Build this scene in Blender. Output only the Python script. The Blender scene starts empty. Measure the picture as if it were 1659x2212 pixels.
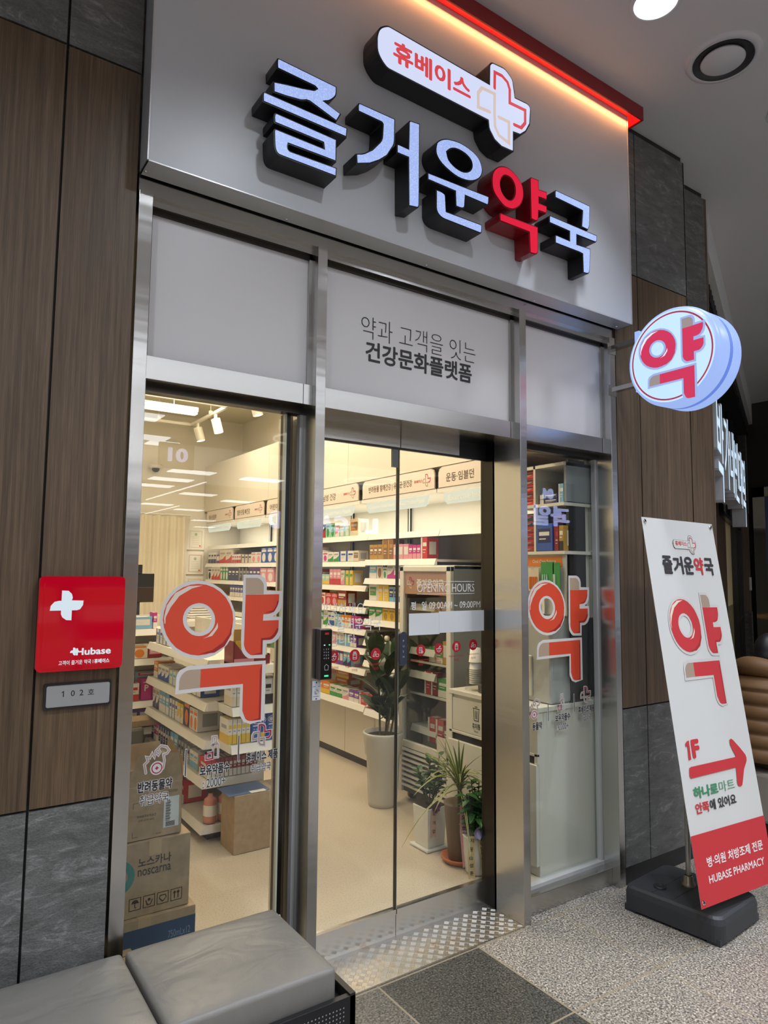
import bpy, math, random
from math import pi, sin, cos, radians
from mathutils import Vector, Matrix
random.seed(7)
SC = bpy.context.scene
COL = SC.collection
# ---------------------------------------------------------------- camera
cam_d = bpy.data.cameras.new('camera'); cam = bpy.data.objects.new('camera', cam_d); COL.objects.link(cam)
R_ = Vector((0.82563943, -0.56412372, 0.00916249)); U_ = Vector((-0.05689334, -0.06708886, 0.9961236)); F_ = Vector((0.56132225, 0.82296021, 0.08748609))
cam.matrix_world = Matrix(((R_.x, U_.x, -F_.x, -1.3346), (R_.y, U_.y, -F_.y, -2.3889), (R_.z, U_.z, -F_.z, 1.65), (0, 0, 0, 1)))
cam_d.sensor_fit = 'HORIZONTAL'; cam_d.sensor_width = 36.0; cam_d.lens = 1474.49 / 1659 * 36
cam_d.clip_start = 0.02; cam_d.clip_end = 60
SC.camera = cam
# ---------------------------------------------------------------- world, view
W = bpy.data.worlds.new('world'); SC.world = W; W.use_nodes = True
W.node_tree.nodes['Background'].inputs[0].default_value = (0.70, 0.78, 0.94, 1)
W.node_tree.nodes['Background'].inputs[1].default_value = 0.52
vs = SC.view_settings
vs.view_transform = 'Standard'; vs.look = 'None'; vs.gamma = 1; vs.exposure = 0.0; vs.use_curve_mapping = False
SC.cycles.max_bounces = 10; SC.cycles.transparent_max_bounces = 24; SC.cycles.glossy_bounces = 5
SC.cycles.diffuse_bounces = 4; SC.cycles.sample_clamp_indirect = 4.0; SC.cycles.caustics_reflective = False; SC.cycles.caustics_refractive = False

def lamp(name, kind, loc, power, color, size=0.2, size_y=None, rot=(0, 0, 0), spot=None, shape=None, spread=None):
    d = bpy.data.lights.new(name, kind); d.energy = power; d.color = color
    if kind == 'AREA':
        d.size = size; d.shape = shape or ('RECTANGLE' if size_y else 'DISK')
        if size_y: d.size_y = size_y
        if spread: d.spread = spread
    elif kind == 'SPOT':
        d.spot_size = spot; d.spot_blend = .6; d.shadow_soft_size = size
    else: d.shadow_soft_size = size
    o = bpy.data.objects.new(name, d); o.location = loc; o.rotation_euler = rot; COL.objects.link(o); return o
COOL = (0.85, 0.91, 1.0); WARM = (1.0, 0.83, 0.60)
# concourse ceiling downlights (their lamps; the housings are built with the ceiling below)
DOWN = [(1.40, -0.62), (2.72, -0.60), (0.1, -1.9), (1.9, -2.3), (3.9, -1.9), (-1.9, -1.9), (-1.6, -4.2), (0.9, -4.2), (3.2, -4.2), (5.6, -2.6), (7.6, -1.2), (6.0, -4.4), (-3.6, -2.8)]
for k_, (x, y) in enumerate(DOWN): lamp('downlight_lamp', 'AREA', (x, y, 4.325), 7 if k_ < 2 else 27, COOL, .19, spread=radians(75 if k_ < 2 else 130))
# shop ceiling panels
for x, y in ((0.2, 1.1), (1.0, 1.1), (0.2, 2.6), (1.0, 2.6), (0.3, 4.2), (1.1, 4.2)):
    lamp('shop_panel_lamp', 'AREA', (x, y, 3.42), 19, WARM, .9, .35)
lamp('shelf_board_lamp', 'AREA', (1.72, 3.0, 2.18), 22, (1.0, .90, .72), .10, 5.2)
lamp('canopy_strip_lamp', 'AREA', (0.57, -0.121, 4.248), 4.6, (1.0, .38, .12), 2.75, .02)

# ---------------------------------------------------------------- materials
MATS = {}
def mat(name, col=(.8, .8, .8), rough=.5, metal=0, emit=None, es=0, spec=.5, coat=0, trans=0, alpha=1):
    if name in MATS: return MATS[name]
    m = bpy.data.materials.new(name); m.use_nodes = True; MATS[name] = m
    b = m.node_tree.nodes['Principled BSDF']
    b.inputs['Base Color'].default_value = (*col, 1); b.inputs['Roughness'].default_value = rough; b.inputs['Metallic'].default_value = metal
    b.inputs['Specular IOR Level'].default_value = spec; b.inputs['Coat Weight'].default_value = coat
    if emit: b.inputs['Emission Color'].default_value = (*emit, 1); b.inputs['Emission Strength'].default_value = es
    if trans: b.inputs['Transmission Weight'].default_value = trans
    if alpha < 1: b.inputs['Alpha'].default_value = alpha
    return m
def nodes(m): return m.node_tree.nodes, m.node_tree.links, m.node_tree.nodes['Principled BSDF']
def tex(m, kind, scale=(1, 1, 1), rot=(0, 0, 0), coord='Object', **kw):
    n, l, b = nodes(m)
    tc = n.new('ShaderNodeTexCoord'); mp = n.new('ShaderNodeMapping'); mp.inputs['Scale'].default_value = scale; mp.inputs['Rotation'].default_value = rot
    t = n.new(kind); l.new(tc.outputs[coord], mp.inputs[0]); l.new(mp.outputs[0], t.inputs[0])
    for k, v in kw.items(): t.inputs[k].default_value = v
    return t
def ramp(m, src, stops):
    n, l, b = nodes(m); r = n.new('ShaderNodeValToRGB'); e = r.color_ramp.elements
    while len(e) < len(stops): e.new(.5)
    for i, (p, c) in enumerate(stops): e[i].position = p; e[i].color = (*c, 1)
    l.new(src, r.inputs[0]); return r.outputs[0]
def mixc(m, a, b_, f, mode='MIX'):
    n, l, b = nodes(m); x = n.new('ShaderNodeMix'); x.data_type = 'RGBA'; x.blend_type = mode
    for s, i in ((f, 0), (a, 6), (b_, 7)):
        if hasattr(s, 'is_output') or hasattr(s, 'links'): l.new(s, x.inputs[i])
        else: x.inputs[i].default_value = s if i == 0 else (*s, 1)
    return x.outputs[2]
def bump(m, src, strength, dist=.01):
    n, l, b = nodes(m); u = n.new('ShaderNodeBump'); u.inputs['Strength'].default_value = strength; u.inputs['Distance'].default_value = dist
    l.new(src, u.inputs['Height']); l.new(u.outputs[0], b.inputs['Normal'])
def setc(m, src): n, l, b = nodes(m); l.new(src, b.inputs['Base Color'])

def wood_material(name, dark, mid, light):
    m = mat(name, mid, .42)
    t = tex(m, 'ShaderNodeTexNoise', (70, 70, 1.6), Scale=1.0, Detail=6.0, Roughness=.65)
    t2 = tex(m, 'ShaderNodeTexNoise', (6, 6, .5), Scale=1.0, Detail=2.0)
    t3 = tex(m, 'ShaderNodeTexNoise', (420, 420, 9), Scale=1.0, Detail=2.0)
    a = ramp(m, t.outputs[0], [(.32, dark), (.5, mid), (.7, light)])
    a = mixc(m, a, ramp(m, t2.outputs[0], [(.35, (.82, .82, .82)), (.65, (1.15, 1.12, 1.1))]), .8, 'MULTIPLY')
    a = mixc(m, a, ramp(m, t3.outputs[0], [(.3, (.72, .72, .72)), (.6, (1.1, 1.1, 1.1))]), .8, 'MULTIPLY')
    setc(m, a); bump(m, t3.outputs[0], .12, .002); return m
WOOD = wood_material('walnut veneer', (.068, .042, .022), (.122, .078, .043), (.178, .116, .068))
STONE = mat('dark slate', (.1, .1, .1), .55)
t1 = tex(STONE, 'ShaderNodeTexNoise', (9, 9, 26), (.25, 0, 0), Scale=1.0, Detail=9.0, Roughness=.7, Distortion=.4)
t2 = tex(STONE, 'ShaderNodeTexNoise', (2.2, 2.2, 7), (.35, .3, 0), Scale=1.0, Detail=7.0, Roughness=.6, Distortion=1.3)
t3 = tex(STONE, 'ShaderNodeTexNoise', (160, 160, 220), Scale=1.0, Detail=3.0)
a_ = ramp(STONE, t1.outputs[0], [(.3, (.080, .081, .076)), (.7, (.170, .171, .162))])
v_ = ramp(STONE, t2.outputs[0], [(.478, (0, 0, 0)), (.5, (1, 1, 1)), (.522, (0, 0, 0))])
a_ = mixc(STONE, a_, (.34, .34, .33), mixc(STONE, v_, ramp(STONE, t1.outputs[0], [(.42, (0, 0, 0)), (.62, (.6, .6, .6))]), 1.0, 'MULTIPLY'))
a_ = mixc(STONE, a_, ramp(STONE, t3.outputs[0], [(.3, (.8, .8, .8)), (.7, (1.2, 1.2, 1.2))]), .8, 'MULTIPLY')
setc(STONE, a_); bump(STONE, t3.outputs[0], .4, .005)
def granite(name, d, m_, l_):
    m = mat(name, m_, .32)
    v = tex(m, 'ShaderNodeTexVoronoi', (1, 1, 1), Scale=190.0)
    n2 = tex(m, 'ShaderNodeTexNoise', (1, 1, 1), Scale=120.0, Detail=4.0)
    n3 = tex(m, 'ShaderNodeTexNoise', (1, 1, 1), Scale=2.2, Detail=2.0)
    a = ramp(m, n2.outputs[0], [(.34, d), (.5, m_), (.66, l_)])
    b = ramp(m, v.outputs['Color'], [(.12, (.25, .25, .25)), (.4, (1, 1, 1)), (.85, (1.6, 1.55, 1.45))])
    a = mixc(m, a, b, .85, 'MULTIPLY')
    a = mixc(m, a, ramp(m, n3.outputs[0], [(.35, (.9, .9, .9)), (.65, (1.08, 1.08, 1.08))]), .7, 'MULTIPLY')
    # tile joints
    br = tex(m, 'ShaderNodeTexBrick', (1, 1, 1), Scale=1.0); br.offset = 0
    br.inputs['Brick Width'].default_value = .5325; br.inputs['Row Height'].default_value = .535; br.inputs['Mortar Size'].default_value = .0045
    br.inputs['Mortar Smooth'].default_value = .2; br.inputs['Bias'].default_value = 0
    setc(m, mixc(m, a, (.30, .25, .17), br.outputs['Fac'])); return m
GR_L = granite('light granite', (.08, .072, .065), (.25, .23, .20), (.48, .45, .40))
GR_D = granite('dark granite', (.022, .022, .020), (.060, .060, .054), (.12, .12, .108))
GR_M = granite('brown grey granite', (.04, .038, .034), (.11, .105, .095), (.2, .19, .175))
def steel(name, base=(.56, .55, .53), rough=.22, sc=(900, 900, 6), bs=.11, aniso=.6):
    m = mat(name, base, rough, 1.0)
    t = tex(m, 'ShaderNodeTexNoise', sc, Scale=1.0, Detail=2.0)
    w = tex(m, 'ShaderNodeTexNoise', (1.2, 1.2, 13), Scale=1.0, Detail=2.0)
    n, l, b = nodes(m)
    mx = n.new('ShaderNodeMath'); mx.operation = 'MULTIPLY_ADD'; mx.inputs[1].default_value = .08
    l.new(t.outputs[0], mx.inputs[0]); l.new(w.outputs[0], mx.inputs[2])
    bump(m, mx.outputs[0], bs, .012); b.inputs['Anisotropic'].default_value = aniso; return m
STEEL = steel('brushed stainless steel')
STEEL_H = steel('brushed stainless, level grain', sc=(6, 900, 900), bs=.03)
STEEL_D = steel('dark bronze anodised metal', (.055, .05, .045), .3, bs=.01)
CHROME = mat('chrome', (.8, .8, .8), .12, 1.0)
SIGNW = mat('satin silver white sign panel', (.58, .60, .63), .34)
FILM = mat('milky white window film', (.66, .64, .64), .35)
CEIL = mat('painted ceiling', (.68, .67, .68), .8)
BLACK = mat('matt black paint', (.012, .012, .014), .42)
BLACKP = mat('black plastic', (.02, .02, .022), .35)
DKGREY = mat('charcoal plastic', (.035, .037, .042), .5)
WHITEP = mat('white lacquer', (.80, .77, .72), .35)
CREAM = mat('cream cabinet laminate', (.74, .69, .60), .45)
WALLI = mat('warm white paint', (.78, .74, .66), .8)
RED = mat('red vinyl', (.62, .035, .03), .5)
EMR = mat('orange red sticker', (.78, .075, .03), .5)
EMT = mat('tan sticker', (.50, .37, .26), .5)
EMW = mat('grey white sticker border', (.76, .72, .69), .5)
EMH = mat('pale highlight print', (.85, .72, .6), .4)
EMS = mat('deep red print', (.40, .022, .022), .5)
WHITE = mat('white print', (.85, .85, .85), .5)
INK = mat('black ink', (.02, .02, .022), .5)
CARD = mat('brown cardboard', (.40, .27, .155), .8)
n_ = tex(CARD, 'ShaderNodeTexNoise', (30, 30, 30), Scale=1.0, Detail=4.0)
setc(CARD, ramp(CARD, n_.outputs[0], [(.3, (.34, .245, .150)), (.7, (.42, .305, .190))]))
VINYL = mat('grey leatherette', (.215, .205, .185), .38)
n_ = tex(VINYL, 'ShaderNodeTexNoise', (260, 260, 260), Scale=1.0, Detail=2.0); n2_ = tex(VINYL, 'ShaderNodeTexNoise', (5, 9, 5), Scale=1.0, Detail=2.0, Distortion=1.2)
nn, ll, bb = nodes(VINYL); mm_ = nn.new('ShaderNodeMath'); mm_.operation = 'MULTIPLY_ADD'; mm_.inputs[1].default_value = .06
ll.new(n_.outputs[0], mm_.inputs[0]); ll.new(n2_.outputs[0], mm_.inputs[2]); bump(VINYL, mm_.outputs[0], .35, .02)
FLOORI = mat('speckled cream vinyl floor', (.62, .52, .39), .28)
v_ = tex(FLOORI, 'ShaderNodeTexVoronoi', (1, 1, 1), Scale=62.0); v_.voronoi_dimensions = '2D'
n_ = tex(FLOORI, 'ShaderNodeTexNoise', (1, 1, 1), Scale=300.0, Detail=2.0)
a_ = ramp(FLOORI, v_.outputs['Distance'], [(.07, (.20, .15, .10)), (.11, (.56, .485, .385))])
a_ = mixc(FLOORI, a_, ramp(FLOORI, n_.outputs[0], [(.35, (.9, .9, .9)), (.65, (1.05, 1.05, 1.05))]), .8, 'MULTIPLY'); setc(FLOORI, a_)
PLATE = mat('worn checker plate aluminium', (.62, .60, .55), .36, 1.0)
n_ = tex(PLATE, 'ShaderNodeTexNoise', (14, 14, 14), Scale=1.0, Detail=5.0)
setc(PLATE, ramp(PLATE, n_.outputs[0], [(.4, (.60, .58, .54)), (.62, (.66, .60, .52)), (.72, (.50, .36, .26))]))
def glass_mat(name, tint, refl=1.0):
    m = bpy.data.materials.new(name); m.use_nodes = True; n = m.node_tree.nodes; l = m.node_tree.links; n.clear()
    o = n.new('ShaderNodeOutputMaterial'); mx = n.new('ShaderNodeMixShader'); t = n.new('ShaderNodeBsdfTransparent'); g = n.new('ShaderNodeBsdfGlossy')
    f = n.new('ShaderNodeFresnel'); bf = n.new('ShaderNodeNewGeometry'); io = n.new('ShaderNodeMapRange'); io.inputs['To Min'].default_value = 1.48; io.inputs['To Max'].default_value = 1 / 1.48
    l.new(bf.outputs['Backfacing'], io.inputs['Value']); l.new(io.outputs[0], f.inputs[0]); g.inputs['Roughness'].default_value = 0; t.inputs[0].default_value = (*tint, 1)
    l.new(f.outputs[0], mx.inputs[0]); l.new(t.outputs[0], mx.inputs[1]); l.new(g.outputs[0], mx.inputs[2]); l.new(mx.outputs[0], o.inputs[0]); MATS[name] = m; return m
GLASS = glass_mat('clear glass', (.97, .985, .97))
def glow(name, col, s): return mat(name, tuple(min(.6, c * .25) for c in col), .35, emit=col, es=s)
LED = glow('led letter face', (.40, .50, .88), .95)
d_ = tex(LED, 'ShaderNodeTexVoronoi', (1, 1, 1), Scale=150.0)
n, l, b = nodes(LED); l.new(ramp(LED, d_.outputs['Distance'], [(.0, (.62, .70, .95)), (.5, (.34, .46, .86))]), b.inputs['Emission Color'])
LREDF = glow('red acrylic letter face', (.66, .008, .04), .95); b = nodes(LREDF)[2]; b.inputs['Base Color'].default_value = (.25, .005, .015, 1); b.inputs['Roughness'].default_value = .15
LREDS = mat('red lacquered metal', (.28, .008, .014), .2)
LOGOF = glow('lit white acrylic', (.62, .67, .88), 1.0)
DISC = glow('lit blue white acrylic', (.52, .74, .93), 1.0)
DISCR = glow('lit acrylic rim', (.33, .47, .88), .95)

# ---------------------------------------------------------------- mesh builder
class Fr:      # a plane in the place: origin, right, up; w is the distance out of it
    def __init__(s, o, ex=(1, 0, 0), ey=(0, 0, 1)):
        s.o = Vector(o); s.ex = Vector(ex).normalized(); s.ey = Vector(ey).normalized(); s.n = s.ex.cross(s.ey)
    def __call__(s, u, v, w=0): return s.o + s.ex * u + s.ey * v + s.n * w
    def m(s): return Matrix(((s.ex.x, s.ey.x, s.n.x, s.o.x), (s.ex.y, s.ey.y, s.n.y, s.o.y), (s.ex.z, s.ey.z, s.n.z, s.o.z), (0, 0, 0, 1)))
    def at(s, u, v, w=0): return Fr(s(u, v, w), s.ex, s.ey)
def FAC(y): return Fr((0, y, 0))
def SHF(x): return Fr((x, 0, 0), (0, -1, 0))     # faces -x; u = -y
def parent_to(o, p):
    if p:
        o.parent = p; o.matrix_parent_inverse = PW[p].inverted()
PW = {}
def thing(name, loc, label=None, cat=None, group=None, kind=None, rz=0):
    o = bpy.data.objects.new(name, None); COL.objects.link(o); o.location = loc; o.rotation_euler = (0, 0, rz); o.empty_display_size = .05
    PW[o] = Matrix.Translation(Vector(loc)) @ Matrix.Rotation(rz, 4, 'Z')
    return tag(o, label, cat, group, kind)
def tag(o, label=None, cat=None, group=None, kind=None):
    if label: o['label'] = label
    if cat: o['category'] = cat
    if group: o['group'] = group
    if kind: o['kind'] = kind
    return o
class MB:
    def __init__(s): s.v = []; s.f = []; s.i = []; s.mats = []; s.sm = []
    def mi(s, m):
        if m not in s.mats: s.mats.append(m)
        return s.mats.index(m)
    def face(s, pts, m, smooth=False):
        b = len(s.v); s.v += [Vector(p) for p in pts]; s.f.append(tuple(range(b, b + len(pts)))); s.i.append(s.mi(m)); s.sm.append(smooth); return s
    def raw(s, vs, fs, m, smooth=False):
        b = len(s.v); s.v += [Vector(p) for p in vs]; k = s.mi(m)
        for f in fs: s.f.append(tuple(b + q for q in f)); s.i.append(k); s.sm.append(smooth)
        return s
    def box(s, x0, x1, y0, y1, z0, z1, m, fr=None):
        P = [(x0, y0, z0), (x1, y0, z0), (x1, y1, z0), (x0, y1, z0), (x0, y0, z1), (x1, y0, z1), (x1, y1, z1), (x0, y1, z1)]
        if fr: P = [fr(*p) for p in P]
        return s.raw(P, [(3, 2, 1, 0), (4, 5, 6, 7), (0, 1, 5, 4), (1, 2, 6, 5), (2, 3, 7, 6), (3, 0, 4, 7)], m)
    def rect(s, fr, u0, u1, v0, v1, w, m): return s.face([fr(u0, v0, w), fr(u1, v0, w), fr(u1, v1, w), fr(u0, v1, w)], m)
    def slab(s, fr, u0, u1, v0, v1, w0, w1, m):
        P = [(u0, v0, w0), (u1, v0, w0), (u1, v1, w0), (u0, v1, w0), (u0, v0, w1), (u1, v0, w1), (u1, v1, w1), (u0, v1, w1)]
        return s.raw([fr(*p) for p in P], [(3, 2, 1, 0), (4, 5, 6, 7), (0, 1, 5, 4), (1, 2, 6, 5), (2, 3, 7, 6), (3, 0, 4, 7)], m)
    def tube(s, pts, r, m, n=10, caps=True):
        pts = [Vector(p) for p in pts]; rs = r if isinstance(r, (list, tuple)) else [r] * len(pts); vs = []; fs = []
        t0 = (pts[1] - pts[0]).normalized(); a = t0.orthogonal().normalized()
        for k, p in enumerate(pts):
            t = (pts[min(k + 1, len(pts) - 1)] - pts[max(k - 1, 0)]).normalized(); a = (a - t * a.dot(t)).normalized(); b = t.cross(a)
            vs += [p + (a * cos(2 * pi * j / n) + b * sin(2 * pi * j / n)) * rs[k] for j in range(n)]
        for k in range(len(pts) - 1):
            for j in range(n): fs.append((k * n + j, k * n + (j + 1) % n, (k + 1) * n + (j + 1) % n, (k + 1) * n + j))
        s.raw(vs, fs, m, True)
        if caps:
            s.face([vs[j] for j in reversed(range(n))], m); s.face([vs[(len(pts) - 1) * n + j] for j in range(n)], m)
        return s
    def lathe(s, prof, c, m, n=32, fr=None, smooth=True):
        vs = []; fs = []; c = Vector(c or (0, 0, 0))
        for r, z in prof:
            for j in range(n):
                a = 2 * pi * j / n; q = (r * cos(a), r * sin(a), z); vs.append(fr(*q) if fr else c + Vector(q))
        for k in range(len(prof) - 1):
            for j in range(n): fs.append((k * n + j, k * n + (j + 1) % n, (k + 1) * n + (j + 1) % n, (k + 1) * n + j))
        return s.raw(vs, fs, m, smooth)
    def disc(s, fr, r, w, m, n=40, r0=0, u=0, v=0):
        o = [fr(u + r * cos(2 * pi * k / n), v + r * sin(2 * pi * k / n), w) for k in range(n)]
        if r0 <= 0: return s.face(o, m)
        i = [fr(u + r0 * cos(2 * pi * k / n), v + r0 * sin(2 * pi * k / n), w) for k in range(n)]
        return s.raw(o + i, [(k, (k + 1) % n, n + (k + 1) % n, n + k) for k in range(n)], m)
    def mesh(s, me, M, m, side=None):
        b = len(s.v); s.v += [M @ v.co for v in me.vertices]; k = s.mi(m); k2 = s.mi(side or m)
        for p in me.polygons:
            s.f.append(tuple(b + q for q in p.vertices)); s.i.append(k if abs(p.normal.z) > .7 else k2); s.sm.append(False)
        return s
    def shape(s, polys, fr, w0, w1, m, side=None, round_=0):     # outlines (first) and holes, filled and extruded from w0 to w1
        c = bpy.data.curves.new('c', 'CURVE'); c.dimensions = '2D'; c.fill_mode = 'BOTH' if w1 > w0 else 'FRONT'
        for P in polys:
            sp = c.splines.new('POLY'); sp.points.add(len(P) - 1); sp.use_cyclic_u = True
            for k, (x, y) in enumerate(P): sp.points[k].co = (x, y, 0, 1)
        c.extrude = (w1 - w0) / 2
        o = bpy.data.objects.new('c', c); COL.objects.link(o); me = bpy.data.meshes.new_from_object(o.evaluated_get(bpy.context.evaluated_depsgraph_get()))
        s.mesh(me, fr.m() @ Matrix.Translation((0, 0, (w0 + w1) / 2)), m, side)
        bpy.data.objects.remove(o); bpy.data.curves.remove(c); bpy.data.meshes.remove(me); return s
    def text(s, body, fr, u0, v0, u1, v1, m, bold=0, w=0, depth=0):   # writing fitted to the box u0..u1, v0..v1; u1 None keeps the aspect
        me = text_mesh(body, bold, depth); xs = [v.co.x for v in me.vertices]; ys = [v.co.y for v in me.vertices]
        sy = (v1 - v0) / (max(ys) - min(ys)); sx = sy if u1 is None else (u1 - u0) / (max(xs) - min(xs))
        M = fr.m() @ Matrix.Translation((u0, v0, w)) @ Matrix.Diagonal((sx, sy, 1, 1)) @ Matrix.Translation((-min(xs), -min(ys), 0))
        return s.mesh(me, M, m)
    def stroke(s, pts, wd, fr, w, m, caps=True, closed=False):
        P = [Vector((a, b)) for a, b in pts]; L = []; Rr = []
        for k, p in enumerate(P):
            a = P[k - 1] if (k or closed) else None; b = P[(k + 1) % len(P)] if (k < len(P) - 1 or closed) else None
            d1 = (p - a).normalized() if a is not None else None; d2 = (b - p).normalized() if b is not None else None
            d = ((d1 or d2) + (d2 or d1)).normalized(); nn_ = Vector((-d.y, d.x)); ref = Vector((-(d1 or d2).y, (d1 or d2).x)); kk = 1 / max(.5, nn_.dot(ref))
            L.append(p + nn_ * wd / 2 * kk); Rr.append(p - nn_ * wd / 2 * kk)
        N = len(P); rng = range(N if closed else N - 1)
        for k in rng:
            j = (k + 1) % N; s.face([fr(*Rr[k], w), fr(*Rr[j], w), fr(*L[j], w), fr(*L[k], w)], m)
        if caps and not closed:
            for p in (P[0], P[-1]): s.disc(fr, wd / 2, w + .00005, m, 12, u=p.x, v=p.y)
        return s
    def build(s, name, parent=None, bevel=0, seg=2, sub=0, solid=0):
        me = bpy.data.meshes.new(name); vs_ = s.v; off = Vector((0, 0, 0))
        if parent is None:
            xs = [v.x for v in vs_]; ys = [v.y for v in vs_]; zs = [v.z for v in vs_]
            off = Vector(((min(xs) + max(xs)) / 2, (min(ys) + max(ys)) / 2, min(zs)))
        me.from_pydata([tuple(v - off) for v in vs_], [], s.f)
        for m in s.mats: me.materials.append(m)
        for k, p in enumerate(me.polygons): p.material_index = s.i[k]; p.use_smooth = s.sm[k]
        me.update(); o = bpy.data.objects.new(name, me); COL.objects.link(o); o.location = off
        PW[o] = Matrix.Translation(off)
        if bevel:
            md = o.modifiers.new('bevel', 'BEVEL'); md.width = bevel; md.segments = seg; md.limit_method = 'ANGLE'
        if sub:
            md = o.modifiers.new('sub', 'SUBSURF'); md.levels = sub; md.render_levels = sub
        parent_to(o, parent); return o
TM = {}
def text_mesh(body, bold=0, depth=0):
    k = (body, bold, depth)
    if k in TM: return TM[k]
    c = bpy.data.curves.new('t', 'FONT'); c.body = body; c.offset = min(bold, 0); c.extrude = depth; c.resolution_u = 3
    if depth: c.fill_mode = 'BOTH'
    o = bpy.data.objects.new('t', c); COL.objects.link(o); bpy.context.view_layer.update()
    me = bpy.data.meshes.new_from_object(o.evaluated_get(bpy.context.evaluated_depsgraph_get()))
    bpy.data.objects.remove(o); bpy.data.curves.remove(c)
    if bold > 0:      # heavier weight: the outline repeated a little way around itself
        n = 12 if bold > .06 else 8; V = [v.co.copy() for v in me.vertices]; F = [tuple(p.vertices) for p in me.polygons]; vs_ = []; fs = []
        for q in range(n):
            d = Vector((cos(2 * pi * q / n) * bold, sin(2 * pi * q / n) * bold, .00001 * q)); b = len(vs_); vs_ += [v + d for v in V]; fs += [tuple(b + i for i in f) for f in F]
        me = bpy.data.meshes.new('t'); me.from_pydata(vs_, [], fs); me.update()
    TM[k] = me; return me
def copy_tree(o, loc=None, rz=None, label=None, group=None):
    c = o.copy(); COL.objects.link(c)
    if loc is not None: c.location = loc
    if rz is not None: c.rotation_euler = (0, 0, rz)
    if label: c['label'] = label
    if group: c['group'] = group
    for ch in list(o.children):
        d = copy_tree(ch); d.parent = c
    return c
def S(name, mb, parent=None, **kw):
    o = mb.build(name, parent, **kw)
    if parent is None: o['kind'] = 'structure'
    return o
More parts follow.
